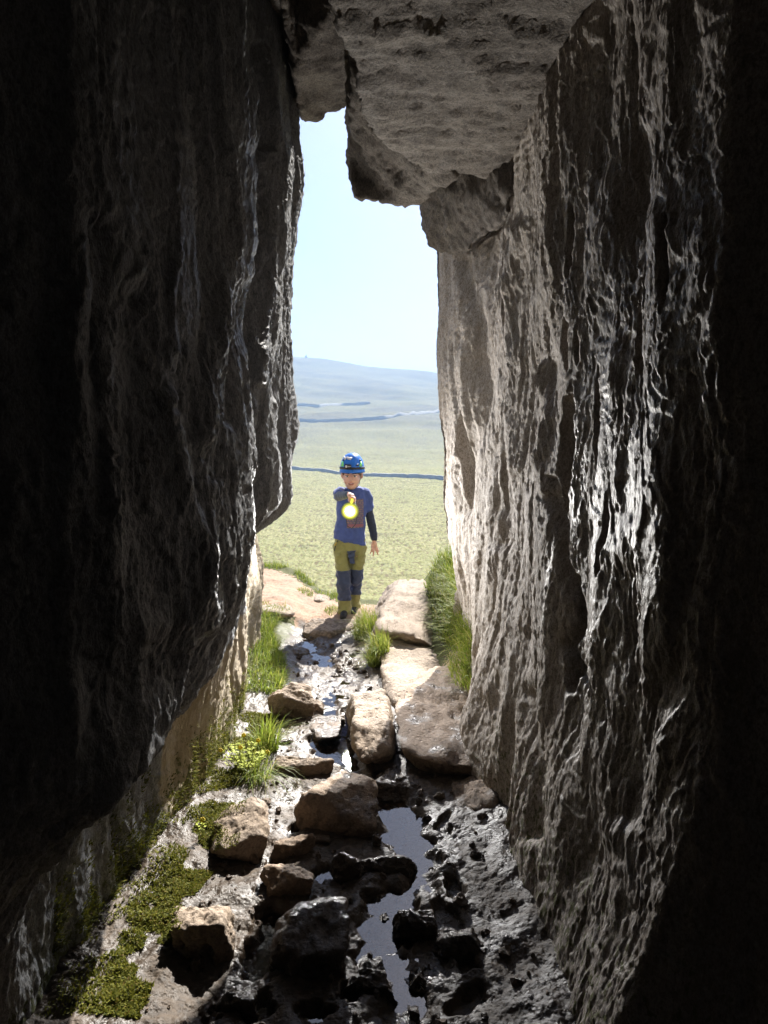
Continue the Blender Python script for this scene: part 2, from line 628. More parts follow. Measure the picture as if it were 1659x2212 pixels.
left_keys = [
    (-3.2, -1.8), (0.2, -1.6), (0.75, -1.35), (1.12, -0.93),
    (1.5, [(170, -400), (190, 0), (205, 400), (225, 800), (262, 1100), (262, 1400), (258, 1560), (250, 1670), (215, 1740), (150, 1810), (95, 1880), (60, 1980), (50, 2400)]),
    (2.3, [(480, -500), (500, 0), (517, 250), (527, 500), (532, 650), (537, 850), (539, 1000), (543, 1150), (535, 1230), (520, 1290), (504, 1350), (497, 1430), (484, 1468), (440, 1508), (395, 1555), (350, 1585), (330, 1620), (332, 1750), (345, 1850), (352, 1900), (350, 2100)]),
    (2.65, [(500, -500), (520, 0), (535, 600), (520, 1000), (505, 1150), (480, 1240), (462, 1330), (452, 1450), (440, 1600), (438, 1740), (440, 1900)]),
    (3.0, [(570, -500), (590, 0), (600, 400), (590, 700), (600, 1000), (590, 1090), (540, 1140), (500, 1180), (494, 1300), (490, 1450), (485, 1600), (492, 1680), (492, 1800)]),
    (3.4, [(620, -500), (640, 0), (646, 150), (649, 270), (653, 390), (641, 480), (638, 600), (626, 700), (634, 830), (645, 930), (632, 1010), (633, 1080), (607, 1122), (560, 1145), (515, 1165), (512, 1200), (520, 1300), (517, 1450), (508, 1600), (505, 1660), (500, 1800)]),
    (3.62, [(600, -500), (600, 900), (570, 1060), (530, 1120), (520, 1180), (528, 1300), (526, 1450), (518, 1600)]),
    (3.95, [(560, -500), (560, 900), (535, 1080), (532, 1160), (536, 1300), (533, 1450), (528, 1560)]),
    (4.35, [(540, -500), (540, 1000), (540, 1160), (549, 1250), (547, 1330), (539, 1450), (536, 1560)]),
    (4.8, [(520, -500), (520, 1000), (545, 1170), (559, 1225), (557, 1265), (549, 1310), (546, 1400)]),
]
left_tail = [(-1.05, 4.92), (-1.4, 5.0), (-2.2, 5.05), (-3.5, 5.0), (-5, 4.9), (-7, 4.7)]
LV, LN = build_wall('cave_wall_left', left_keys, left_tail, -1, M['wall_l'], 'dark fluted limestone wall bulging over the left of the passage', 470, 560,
                    wet=lambda x, y, z: 0.15 + 0.6 * sst(0.6, 1.0, z) * sst(3.3, 2.7, y) + 0.2 * sst(2.4, 1.3, y) + 0.2 * pn(y * 2, z * 1.5, 4),
                    moss=lambda x, y, z: np.maximum(0.8 * sst(0.22, 0.02, z - 0.04 * pn(y * 9, z * 5, 1)) * sst(4.6, 3.6, y), 0.45 * sst(0.45, 0.1, z) * sst(2.0, 2.6, y) * sst(4.6, 3.6, y)), seed=3.1, amp=0.9, lines=LEFT_LINES, tan=lambda x, y, z: np.maximum(sst(0.66, 0.52, z) * sst(2.25, 2.5, y), sst(1.1, 0.95, z) * sst(3.5, 3.6, y)))

right_keys = [
    (-3.2, 1.8), (0.2, 1.6), (0.8, 1.2), (1.08, 0.86),
    (1.32, [(1565, -400), (1570, 0), (1565, 400), (1560, 800), (1550, 1100), (1535, 1500), (1450, 1900), (1350, 2200), (1290, 2450)]),
    (1.6, [(1425, -400), (1425, 0), (1405, 500), (1392, 900), (1370, 1200), (1345, 1600), (1285, 1900), (1225, 2100), (1190, 2300)]),
    (2.1, [(1210, -400), (1225, 0), (1240, 400), (1250, 800), (1225, 1000), (1210, 1400), (1175, 1700), (1130, 1900), (1110, 2050), (1110, 2200)]),
    (2.5, [(1140, -400), (1150, 100), (1150, 400), (1185, 800), (1150, 1100), (1130, 1400), (1095, 1650), (1085, 1800), (1092, 1900), (1092, 2000)]),
    (2.9, [(1090, -200), (1100, 300), (1100, 500), (1120, 800), (1100, 1150), (1070, 1350), (1032, 1500), (1002, 1590), (1000, 1640), (1020, 1690), (1045, 1740), (1050, 1850)]),
    (3.35, [(1080, -100), (1082, 300), (1080, 500), (1060, 700), (1050, 1000), (1055, 1200), (1052, 1350), (1038, 1430), (1028, 1500), (1028, 1650)]),
    (3.7, [(1050, 0), (1050, 400), (1030, 560), (1010, 700), (1012, 1000), (1010, 1200), (1022, 1350), (1028, 1450), (1030, 1600)]),
    (4.25, [(925, 0), (932, 400), (937, 535), (943, 700), (946, 900), (950, 1090), (960, 1160), (975, 1230), (985, 1290), (1000, 1370), (1010, 1430), (1020, 1520)]),
]
right_tail = [(0.42, 4.32), (0.6, 4.36), (0.9, 4.42), (1.5, 4.5), (3, 4.6), (7, 4.7)]
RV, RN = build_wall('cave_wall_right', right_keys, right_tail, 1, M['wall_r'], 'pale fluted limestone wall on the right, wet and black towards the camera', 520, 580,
                    pockets=[(1215, 745, 2.15, 0.035, 0.10, 0.06), (1255, 750, 2.05, 0.02, 0.05, 0.04), (1232, 960, 2.12, 0.075, 0.17, 0.07), (1215, 1085, 2.15, 0.04, 0.09, 0.06), (1260, 1300, 2.0, 0.025, 0.08, 0.05),
                             (1290, 900, 1.9, 0.02, 0.16, 0.05), (1265, 1460, 2.0, 0.05, 0.06, 0.05), (1380, 700, 1.65, 0.02, 0.12, 0.04), (1455, 560, 1.5, 0.02, 0.1, 0.04), (1240, 520, 2.1, 0.025, 0.12, 0.03),
                             (1000, 520, 3.9, 0.10, 0.03, 0.05), (1085, 620, 3.0, 0.02, 0.25, 0.03), (1000, 990, 3.8, 0.06, 0.3, 0.04), (1330, 1150, 1.8, 0.02, 0.12, 0.04), (1400, 1300, 1.6, 0.02, 0.14, 0.04)],
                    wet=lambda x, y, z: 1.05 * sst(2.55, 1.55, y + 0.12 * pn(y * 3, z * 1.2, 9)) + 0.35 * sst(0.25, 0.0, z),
                    moss=lambda x, y, z: 0.42 * sst(0.75, 0.1, z) * sst(3.4, 2.2, y), seed=11.7, amp=0.72, lines=RIGHT_LINES)


def wall_point(V, y, z):
    """nearest built point of a wall"""
    i = np.argmin((V[..., 1] - y) ** 2 + (V[..., 2] - z) ** 2)
    return V.reshape(-1, 3)[i]


# ------------------------------------------------------------ roof
def block(name, bm, voxel, mat, label, amp=0.014, fr=6, st=(1, 1, 1), seed=0.0):
    me = fuse(name, bm, voxel, 2)
    v, n = me_arrays(me)
    a = v * np.array(st) * fr
    D = amp * 1.9 * fbm(a[:, 0] * 0.5 + seed, a[:, 1] * 0.5, a[:, 2] * 0.5, 3) + amp * 0.35 * (ridged(a[:, 0] * 1.1, a[:, 1] * 1.1 + seed, a[:, 2] * 1.1, 3) - 1.2)
    fk = 3.5 * fbm(a[:, 0] * 0.7, a[:, 1] * 0.7 + seed, a[:, 2] * 0.9, 4, 0.55)
    D += amp * 0.8 * (np.floor(fk) + sst(0, 0.2, fk - np.floor(fk)) - 0.6 * fk)
    D += amp * 0.45 * fbm(a[:, 0] * 6, a[:, 1] * 6, a[:, 2] * 6 + seed, 3, 0.65)
    set_co(me, v + n * D[:, None])
    return struct(obj(name, me, mat), label)


def outline_block(name, pts, d0, d1, lift, label, voxel=0.016, **kw):
    bm = bmesh.new()
    cu = np.mean([p[0] for p in pts])
    a = [P(p[0], p[1], p[2] if len(p) > 2 else d0) for p in pts]
    b = [P(p[0] + (p[0] - cu) * 0.02, p[1] - lift, max(d1, (p[2] if len(p) > 2 else d0) + 0.25)) for p in pts]
    bm_prism(bm, a, b)
    return block(name, bm, voxel, M['roof'], label, **kw)


# roof mass over the whole cave and the crag above it
bm = bmesh.new()
side = [(-3.6, 3.25), (1.0, 3.2), (3.3, 3.18), (3.5, 3.3), (4.5, 4.7), (4.7, 8.0), (-3.6, 8.0)]
bm_prism(bm, [(-7, y, z) for y, z in side], [(7, y, z) for y, z in side])
struct(bm_done('crag', bm, M['roof'], smooth=False), 'limestone crag above the cave')
bm = bmesh.new()
bm_prism(bm, [(-7, -3.6, -1), (7, -3.6, -1), (7, -3.0, -1), (-7, -3.0, -1)], [(-7, -3.6, 5), (7, -3.6, 5), (7, -3.0, 5), (-7, -3.0, 5)])
struct(bm_done('cave_end_wall', bm, M['wall_l'], smooth=False), 'dark end of the cave behind the viewer')

# big flat roof slab
bm = bmesh.new()
pl = [(-0.17, 0.3), (-0.16, 1.3), (-0.15, 1.77), (-0.105, 2.1), (-0.075, 2.5), (0.015, 2.85), (0.19, 3.02), (0.54, 3.17), (0.95, 3.2), (1.3, 2.0), (1.3, 0.3)]
bm_prism(bm, [(x, y, 2.57 + 0.10 * sst(1.9, 0.6, np.array(y)) + 0.02 * x) for x, y in pl], [(x + (0.05 if x < 0.2 else 0), y + 0.03, 3.3) for x, y in pl])
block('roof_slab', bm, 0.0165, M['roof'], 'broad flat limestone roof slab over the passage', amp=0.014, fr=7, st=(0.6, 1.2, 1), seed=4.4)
bm = bmesh.new()
bm_prism(bm, [(-1.5, -3, 2.9), (1.5, -3, 2.9), (1.5, 0.5, 2.72), (-1.5, 0.5, 2.85)], [(-1.5, -3, 3.3), (1.5, -3, 3.3), (1.5, 0.5, 3.3), (-1.5, 0.5, 3.3)])
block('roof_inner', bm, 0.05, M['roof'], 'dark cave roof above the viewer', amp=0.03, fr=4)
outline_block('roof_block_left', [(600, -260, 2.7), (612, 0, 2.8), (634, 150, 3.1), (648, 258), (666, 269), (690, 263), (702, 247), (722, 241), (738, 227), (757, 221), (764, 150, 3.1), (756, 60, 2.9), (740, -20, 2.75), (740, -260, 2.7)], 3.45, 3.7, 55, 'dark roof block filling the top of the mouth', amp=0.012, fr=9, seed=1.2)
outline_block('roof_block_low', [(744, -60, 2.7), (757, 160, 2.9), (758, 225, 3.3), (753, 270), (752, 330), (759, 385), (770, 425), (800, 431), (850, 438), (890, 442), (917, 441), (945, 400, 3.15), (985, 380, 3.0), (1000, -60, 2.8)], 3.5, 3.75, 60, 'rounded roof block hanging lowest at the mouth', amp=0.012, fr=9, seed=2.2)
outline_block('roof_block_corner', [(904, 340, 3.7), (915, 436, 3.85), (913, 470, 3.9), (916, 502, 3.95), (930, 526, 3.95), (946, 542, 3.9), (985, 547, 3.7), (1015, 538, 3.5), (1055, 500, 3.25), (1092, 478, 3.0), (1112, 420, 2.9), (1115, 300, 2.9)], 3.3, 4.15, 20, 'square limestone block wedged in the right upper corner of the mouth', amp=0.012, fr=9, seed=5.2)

# ------------------------------------------------------------ ground inside and outside the cave
ylip_x = np.array([-4, -1.6, -1.2, -0.85, -0.5, -0.3, 0.0, 0.3, 0.8, 1.6, 4])
ylip_y = np.array([8.2, 7.4, 6.75, 6.45, 6.05, 5.85, 5.75, 6.15, 6.2, 6.2, 6.4])
# pools: (u, v, radius x, radius y in metres, depth)
POOLS = [(560, 2075, .06, .10, .04), (585, 1995, .065, .075, .045), (697, 1890, .03, .055, .04), (640, 1795, .03, .035, .03), (600, 1880, .02, .09, .035), (850, 1945, .085, .075, .035), (815, 2020, .06, .09, .04), (880, 1990, .05, .09, .03),
         (862, 1770, .10, .16, .035), (890, 1820, .06, .08, .03), (820, 1690, .06, .14, .035), (722, 1625, .10, .12, .045), (690, 1600, .06, .10, .03), (750, 1560, .06, .2, .035), (730, 1480, .14, .25, .022), (680, 1420, .18, .2, .02), (770, 1440, .10, .3, .022),
         (680, 2195, .05, .03, .03), (985, 1930, .035, .06, .025), (1010, 2090, .04, .06, .025), (940, 1870, .03, .06, .025), (900, 2190, .06, .03, .025), (1000, 2170, .05, .03, .022), (760, 2150, .03, .03, .025), (960, 1790, .03, .05, .02), (640, 1375, .16, .25, .025), (800, 2080, .05, .07, .03), (880, 2140, .05, .10, .025), (930, 2060, .06, .1, .02), (560, 2180, .05, .04, .03), (960, 2010, .05, .08, .02)]


STREAM = [tuple(P(u, v, fdepth(v))[:2]) for u, v in ((640, 1375), (690, 1420), (740, 1470), (715, 1540), (735, 1600), (745, 1645), (800, 1690), (865, 1760), (890, 1830), (905, 1900), (850, 1950), (825, 2020), (850, 2080), (880, 2150), (850, 2260))]


def ground_base(x, y):
    x, y = np.asarray(x, float), np.asarray(y, float)
    z = 0.006 + 0.0 * x
    z = z + 0.10 * sst(-0.55, -0.85, x) * sst(3.4, 4.2, y)
    z = z + 0.05 * sst(-0.40, -0.75, x) * sst(3.6, 2.6, y)
    z = z + 0.05 * sst(0.20, 0.5, x) * sst(3.2, 2.4, y)
    z = z + 0.24 * sst(0.26, 0.50, x) * sst(3.0, 3.9, y)
    z = z + 0.05 * sst(5.0, 5.6, y) + 0.06 * sst(5.8, 7.0, y) * sst(-0.3, -1.0, x)
    lip = np.interp(x, ylip_x, ylip_y)
    t = np.maximum(y - lip, 0)
    z = z - 1.5 * t * sst(0, 0.35, t)
    return z


def ground_z(x, y, detail=True):
    x, y = np.asarray(x, float), np.asarray(y, float)
    z = ground_base(x, y)
    if not detail:
        return z
    pool = np.zeros_like(z)
    wx = x + 0.035 * fbm(x * 9, y * 9, 2.0, 3)
    wy = y + 0.05 * fbm(x * 9 + 40, y * 9, 5.0, 3)
    for (u, v, rx, ry, dep) in POOLS:
        d = fdepth(v, 0.0)
        c = P(u, v, d)
        rr = ((wx - c[0]) / rx) ** 2 + ((wy - c[1]) / ry) ** 2
        pool = np.maximum(pool, dep * sst(1.35, 0.45, rr))
    ch = np.full(z.shape, 1e9)
    for (a, b), (c, d) in zip(STREAM[:-1], STREAM[1:]):
        vx, vy = c - a, d - b
        t = np.clip(((wx - a) * vx + (wy - b) * vy) / (vx * vx + vy * vy), 0, 1)
        ch = np.minimum(ch, np.hypot(wx - a - t * vx, (wy - b - t * vy) * 0.7))
    pool = np.maximum(pool, 0.030 * sst(0.10, 0.02, ch + 0.05 * fbm(x * 7, y * 7, 9.0, 3)))
    inside = sst(5.7, 5.2, y)
    bank = 1 - sst(0.06, 0.14, z)
    mud = 0.020 * fbm(x * 5, y * 5, 0.3, 3) + 0.0045 * (ridged(x * 10, y * 10, 1.0, 3, 0.55) - 1.05)
    lumps = 0.0032 * fbm(x * 40, y * 40, 3.3, 4, 0.65) + 0.0020 * (ridged(x * 50, y * 50, 3.3, 2) - 0.8)
    calm = sst(0.0, 0.025, pool)
    z = z + (mud + lumps) * (1 - 0.45 * calm) * (0.35 + 0.65 * inside) + 0.012 * bank * inside - pool * 1.15
    z = z + (1 - inside) * 0.02 * fbm(x * 3, y * 3, 8.0, 4)
    return z


gx = np.concatenate([np.linspace(-5, -1.3, 30)[:-1], np.linspace(-1.3, 0.9, 400), np.linspace(0.9, 5, 30)[1:]])
gy = np.concatenate([np.linspace(-3.3, 1.2, 30)[:-1], np.geomspace(1.2, 6.6, 620), np.linspace(6.6, 12, 60)[1:]])
GX, GY = np.meshgrid(gx, gy)
GZ = ground_z(GX, GY)
gm = mesh_np('ground', np.stack([GX, GY, GZ], -1).reshape(-1, 3), grid_faces(*GX.shape))
wetg = sst(5.35, 4.9, GY) * np.maximum(sst(0.10, 0.04, GZ), sst(3.4, 3.0, GY))
attr(gm, 'wet', wetg)
attr(gm, 'gloss', sst(0.022, -0.008, GZ) * wetg)
attr(gm, 'grassy', np.maximum(sst(-0.62, -0.74, GX) * sst(3.75, 4.0, GY) * sst(5.3, 5.1, GY), np.maximum(sst(0.22, 0.32, GX) * sst(3.7, 4.3, GY), sst(-0.32, -0.02, GY - np.interp(GX, ylip_x, ylip_y)))))

m = Mat('mud_and_earth')
wet = m.attr('wet')
gr = m.attr('grassy')
n1, n2, n3 = m.noise(7, 4), m.noise(34, 5, 0.6), m.noise(160, 3)
mud = m.mix(m.rng(n1, 0.35, 0.65), (0.046, 0.033, 0.023), (0.078, 0.056, 0.038))
mud = m.mix(m.rng(n2, 0.45, 0.7), mud, (0.035, 0.026, 0.02))
dry = m.mix(m.rng(n1, 0.35, 0.65), (0.40, 0.27, 0.19), (0.33, 0.24, 0.18))
dry = m.mix(m.rng(n2, 0.45, 0.7, 0, 0.7), dry, (0.22, 0.14, 0.095))
wm = m.rng(m.math('ADD', wet, m.rng(n1, 0.3, 0.7, -0.25, 0.25)), 0.3, 0.6)
col = m.mix(wm, dry, mud)
col = m.mix(m.rng(m.math('ADD', gr, m.rng(n2, 0.3, 0.7, -0.3, 0.3)), 0.4, 0.6), col, (0.075, 0.08, 0.025))
rough = m.math('SUBTRACT', m.math('SUBTRACT', 0.9, m.math('MULTIPLY', wm, m.rng(n1, 0.4, 0.62, 0.56, 0.26))), m.math('MULTIPLY', m.attr('gloss'), 0.14))
b1 = m.bump(m.noise(60, 5, 0.68, 0.4), 0.6, 0.009)
b2 = m.bump(m.rng(m.vor(75), 0.05, 0.5), 0.35, 0.006, b1)
b3 = b2
m.set(col, rough, b3, spec=0.38)
M['ground'] = m.m
struct(obj('ground', gm, M['ground']), 'churned wet mud of the passage floor running out to a dry earth path')

m = Mat('puddle_water')
fr = m.n('ShaderNodeFresnel')
fr.inputs[0].default_value = 1.75
nb = m.bump(m.noise((14, 14, 14), 3), 0.06, 0.01)
m.l(nb, fr.inputs['Normal'])
gl = m.n('ShaderNodeBsdfGlossy')
gl.inputs['Roughness'].default_value = 0.02
gl.inputs['Color'].default_value = (1, 1, 1, 1)
m.l(nb, gl.inputs['Normal'])
tr = m.n('ShaderNodeBsdfTransparent')
tr.inputs[0].default_value = (0.86, 0.70, 0.52, 1)
mx = m.n('ShaderNodeMixShader')
m.l(m.math('MULTIPLY', fr.outputs[0], 1.0, True), mx.inputs[0])
m.l(tr.outputs[0], mx.inputs[1])
m.l(gl.outputs[0], mx.inputs[2])
m.l(mx.outputs[0], m.out.inputs['Surface'])
M['water'] = m.m
wx, wy = np.meshgrid(np.linspace(-0.95, 0.62, 12), np.linspace(0.6, 5.45, 30))
wme = mesh_np('water', np.stack([wx, wy, wx * 0 - 0.013], -1).reshape(-1, 3), grid_faces(*wx.shape))
struct(obj('water', wme, M['water']), 'shallow muddy water lying in pools and a trickle along the passage floor')

# ------------------------------------------------------------ the dale outside
prof_d = np.array([8, 11, 20, 40, 62, 80, 110, 180, 270, 350, 480, 700, 1000, 1300, 1550, 1750, 2200, 3000])
prof_v = np.array([0, 0, 0, 0, 1330, 1270, 1195, 1090, 1030, 1003, 955, 895, 848, 808, 782, 800, 0, 0], float)
prof_z = 1.5 + (HOR - prof_v) / FPX * prof_d
prof_z[:4] = (-3.4, -7, -11, -14.5)
prof_z[-2:] = (110, 60)


def hill_z(x, y):
    r = np.sqrt(x * x + y * y)
    z = np.interp(y, prof_d, prof_z)
    far = sst(450, 1500, y)
    z = z - 0.105 * (x + 130) * far * np.clip(1 - np.abs(x) / 4000, 0, 1)
    z = z + far * 9 * fbm(x / 260, y / 260, 0.2, 4) + sst(120, 400, y) * 2.2 * fbm(x / 75, y / 75, 3.0, 3)
    z = z + sst(400, 700, y) * sst(1500, 1200, y) * 4 * (ridged(x / 220, y / 90 + x / 500, 1.0, 2) - 1)
    return z


ang = np.concatenate([np.linspace(-1.25, -0.19, 40)[:-1], np.linspace(-0.19, 0.14, 340), np.linspace(0.14, 1.25, 40)[1:]])
rad = np.concatenate([np.linspace(8, 45, 20)[:-1], np.geomspace(45, 420, 560), np.geomspace(420, 3200, 180)[1:]])
A, RR = np.meshgrid(ang, rad)
HX, HY = np.sin(A) * RR, np.cos(A) * RR
HZ = hill_z(HX, HY)
tus = fbm(HX * 1.5, HY * 1.1, 1.1, 2) + 0.5 * pn(HX * 3.4, HY * 2.6, 7.0)
HZ = HZ + 0.24 * np.maximum(tus, -0.25) * sst(30, 60, RR) * sst(420, 200, RR) + 0.35 * fbm(HX / 6, HY / 6, 2.0, 3) * sst(60, 120, RR)
hm = mesh_np('hillside', np.stack([HX, HY, HZ], -1).reshape(-1, 3), grid_faces(*HX.shape))
attr(hm, 'tuss', tus)
m = Mat('moor_grass')
sep = m.n('ShaderNodeSeparateXYZ')
m.l(m.co, sep.inputs[0])
a1 = m.noise((0.9, 0.9, 0.9), 5, 0.65)
a2 = m.noise((0.035, 0.035, 0.035), 4)
a3 = m.noise((0.010, 0.010, 0.010), 4, 0.6, 0.5)
col = m.mix(m.rng(a1, 0.35, 0.66), (0.175, 0.175, 0.07), (0.31, 0.295, 0.15))
col = m.mix(m.rng(a2, 0.4, 0.62, 0, 0.6), col, (0.22, 0.225, 0.095))
col = m.mix(m.rng(m.noise((0.13, 0.13, 0.13), 4, 0.65), 0.55, 0.68, 0, 0.55), col, (0.14, 0.125, 0.06))
col = m.mix(m.rng(m.attr('tuss'), 0.0, -0.5, 0, 0.8), col, (0.12, 0.09, 0.05))
farf = m.rng(sep.outputs[1], 250, 700)
moor = m.mix(m.rng(a3, 0.42, 0.6), (0.17, 0.16, 0.085), (0.12, 0.11, 0.075))
moor = m.mix(m.rng(a2, 0.5, 0.62, 0, 0.5), moor, (0.18, 0.16, 0.085))
col = m.mix(farf, col, moor)
m.set(col, 0.95, m.bump(a1, 0.5, 0.5), spec=0.1)
M['moor'] = m.m
struct(obj('hillside', hm, M['moor']), 'hazy moorland dale and fell outside the cave')

M['drystone'] = plain('drystone', (0.36, 0.35, 0.33), 0.95, 0.3, 0.8, 0.5, bscale=2)


def field_wall(label, pts, height, width, seed):
    pts = np.array(pts, float)
    n = 160
    t = np.linspace(0, len(pts) - 1, n)
    x = np.interp(t, np.arange(len(pts)), pts[:, 0])
    y = np.interp(t, np.arange(len(pts)), pts[:, 1])
    for _ in range(6):
        x[1:-1] = (x[:-2] + 2 * x[1:-1] + x[2:]) / 4
        y[1:-1] = (y[:-2] + 2 * y[1:-1] + y[2:]) / 4
    z = hill_z(x, y)
    h = height * (1 + 0.25 * fbm(np.arange(n) * 0.3, seed, 0.5, 3))
    rows = [(-width, -1.5), (-width * 0.6, 1), (width * 0.6, 1), (width, -1.5)]
    v = np.concatenate([np.stack([x, y + a, z + (h if b > 0 else b)], -1) for a, b in rows])
    i = np.arange(n - 1)
    f = np.concatenate([np.stack([k * n + i, k * n + i + 1, (k + 1) * n + i + 1, (k + 1) * n + i], -1) for k in range(3)])
    return thing(obj('field_boundary', mesh_np('field_boundary', v, f), M['drystone']), label, 'stone wall', 'walls across the dale')


def dale(u, d):
    return ((u - CU) / FPX * d, d)


field_wall('dark field wall crossing the pasture just above the helmet', [dale(500, 330), dale(640, 322), dale(720, 296), dale(800, 272), dale(880, 262), dale(950, 255), dale(1080, 250)], 1.25, 1.6, 1.0)
field_wall('short curved field wall highest on the fell, near the left rock', [dale(560, 850), dale(640, 830), dale(690, 800), dale(740, 850), dale(800, 880)], 2.8, 3, 2.0)
field_wall('long field wall bending uphill to the right below the curved one', [dale(560, 670), dale(640, 668), dale(760, 655), dale(830, 660), dale(880, 700), dale(950, 790), dale(1100, 900)], 3.0, 2.5, 3.0)
bm = bmesh.new()
cx, cy = dale(664, 1540)
cz = float(hill_z(np.array(cx), np.array(cy)))
for k in range(5):
    bm_ell(bm, (cx + (k % 2) * 0.8, cy, cz + k * 1.5), (3.2 - 0.55 * k, 3 - 0.5 * k, 1.3), 2)
thing(bm_done('cairn', bm, M['drystone']), 'tiny cairn on the skyline of the fell', 'cairn')

# haze in the dale
bm = bmesh.new()
bmesh.ops.create_cube(bm, size=1, matrix=Matrix.Translation((0, 1600, 62)) @ Matrix.Diagonal((7600, 3600, 260, 1)))
hz = bm_done('haze', bm, None, smooth=False)
hmat = bpy.data.materials.new('haze')
hmat.use_nodes = True
t = hmat.node_tree
t.nodes.remove(t.nodes['Principled BSDF'])
pv = t.nodes.new('ShaderNodeVolumePrincipled')
pv.inputs['Color'].default_value = (0.48, 0.70, 1.0, 1)
pv.inputs['Density'].default_value = 0.0006
pv.inputs['Anisotropy'].default_value = 0.0
t.links.new(pv.outputs[0], t.nodes['Material Output'].inputs['Volume'])
hz.data.materials.append(hmat)
hz['kind'] = 'stuff'
hz['label'] = 'pale blue haze filling the dale'

# ------------------------------------------------------------ boulders and stones
ROCKS = []


def rock(label, u0, v0, u1, v1, dy, seed, mat, d=None, sub=5, planes=7, sharp=18, tilt=(0, 0, 0), group=None, name='boulder', holes=(), amp=1.0, lean=0.0, zb=None, h=None):
    """a broken block: rounded polyhedron from random cleavage planes, roughened; sized and set from its extent in the photograph"""
    rs = np.random.RandomState(seed)
    V, F = ico(sub)
    ns = rs.normal(size=(planes, 3))
    ns /= np.linalg.norm(ns, axis=1)[:, None]
    hs = rs.uniform(0.70, 1.0, planes)
    ax = np.array([[0, 0, 1], [0, 0, -1], [1, 0, 0], [-1, 0, 0], [0, 1, 0], [0, -1, 0]], float) + rs.normal(size=(6, 3)) * 0.18
    ax /= np.linalg.norm(ax, axis=1)[:, None]
    ns = np.vstack([ns, ax])
    hs = np.concatenate([hs, rs.uniform(0.72, 0.9, 6)])
    k = np.maximum(V @ ns.T, 0) / hs
    r = (k ** sharp).sum(1) ** (-1 / sharp)
    v = V * r[:, None]
    T = np.array(Matrix.Rotation(tilt[0], 3, 'X') @ Matrix.Rotation(tilt[1], 3, 'Y') @ Matrix.Rotation(tilt[2], 3, 'Z'))
    v = v @ T.T
    v -= (v.max(0) + v.min(0)) / 2
    v /= np.abs(v).max(0)
    if h is not None:
        d0 = fdepth(v1, -0.01)
        dy = max((fdepth(v0, h) - d0) / 0.72, 0.06)
        d = d0 + dy * 0.42
    if d is None:
        d = fdepth(v1, -0.01) + dy * 0.5
    near, back = d - dy * 0.42, d + dy * 0.30
    zt = P(0, v0, back)[2]
    z0 = (P(0, v1, near)[2] if zb is None else zb) - 0.04
    xa, xb = P(u0, v1, d)[0], P(u1, v1, d)[0]
    ext = np.array([(xb - xa) / 2, dy / 2, max((zt - z0) / 2, 0.02)])
    v = v * ext
    v[:, 0] += lean * v[:, 2]
    n = vnormals(v, F)
    sz = ext.mean()
    a = v / sz + rs.uniform(0, 50, 3)
    D = sz * amp * (0.09 * fbm(a[:, 0] * 1.0, a[:, 1] * 1.0, a[:, 2] * 1.0, 4, 0.55) + 0.06 * (ridged(a[:, 0] * 1.7, a[:, 1] * 1.7, a[:, 2] * 1.7, 3) - 1.2))
    fk = 3.0 * fbm(a[:, 0] * 0.8, a[:, 1] * 0.8, a[:, 2] * 0.8 + 5, 4, 0.55)
    D += 0.045 * sz * (np.floor(fk) + sst(0, 0.2, fk - np.floor(fk)) - 0.6 * fk)
    b = v + rs.uniform(0, 9, 3)
    D += 0.0055 * amp * fbm(b[:, 0] * 26, b[:, 1] * 26, b[:, 2] * 26, 3, 0.6)
    pit = np.abs(pn(b[:, 0] * 30, b[:, 1] * 30, b[:, 2] * 30))
    D -= 0.005 * amp * sst(0.55, 0.8, pit * 1.6)
    for (hx, hy, hz_, rad, dep) in holes:
        c = np.array((hx, hy, hz_)) * ext
        D -= dep * sst(1.0, 0.5, np.linalg.norm(v - c, axis=1) / rad)
    v = v + n * D[:, None]
    c = np.array([(xa + xb) / 2, d, (zt + z0) / 2])
    me = mesh_np(name, v, F)
    o = obj(name, me, M[mat])
    o.location = c
    thing(o, label, 'rock', group)
    ROCKS.append((o, v + c, n, F))
    return o


G1 = 'boulders lying in the muddy passage'
# right-hand ledge
rock('long pale flat-topped ledge rock running out behind the tufts to the right of the child', 800, 1262, 935, 1400, 1.6, 21, 'rock_pale', d=5.2, planes=8, amp=0.6, group='ledge rocks', zb=-0.02, sharp=20)
rock('pale middle ledge rock crossed by the edge of the sunlight', 822, 1380, 985, 1570, 1.25, 22, 'rock_pale', d=4.2, planes=8, amp=0.6, group='ledge rocks', zb=-0.03, lean=-0.15, sharp=20)
rock('big brown ledge rock against the foot of the right wall', 862, 1462, 1060, 1740, 1.15, 25, 'rock_damp', d=3.35, planes=8, amp=0.6, group='ledge rocks', zb=-0.04, lean=-0.2, sharp=20)
rock('tall leaning brown slab beside the sky-blue puddle', 744, 1494, 850, 1668, 0.50, 27, 'rock_dry', h=0.17, tilt=(0.3, 0.3, 0.2), amp=0.7, group='ledge rocks', lean=-0.1)
rock('low muddy stone in front of the leaning slab', 800, 1655, 905, 1728, 0.30, 29, 'rock_mud', h=0.05, group=G1)
rock('dark mud-coated lump wedged between leaning slab and ledge', 838, 1545, 895, 1680, 0.40, 30, 'rock_mud', d=3.2, group=G1)
rock('narrow dark rock at the foot of the right wall', 978, 1640, 1085, 1830, 0.42, 32, 'rock_damp', d=2.72, group='ledge rocks', lean=-0.1)
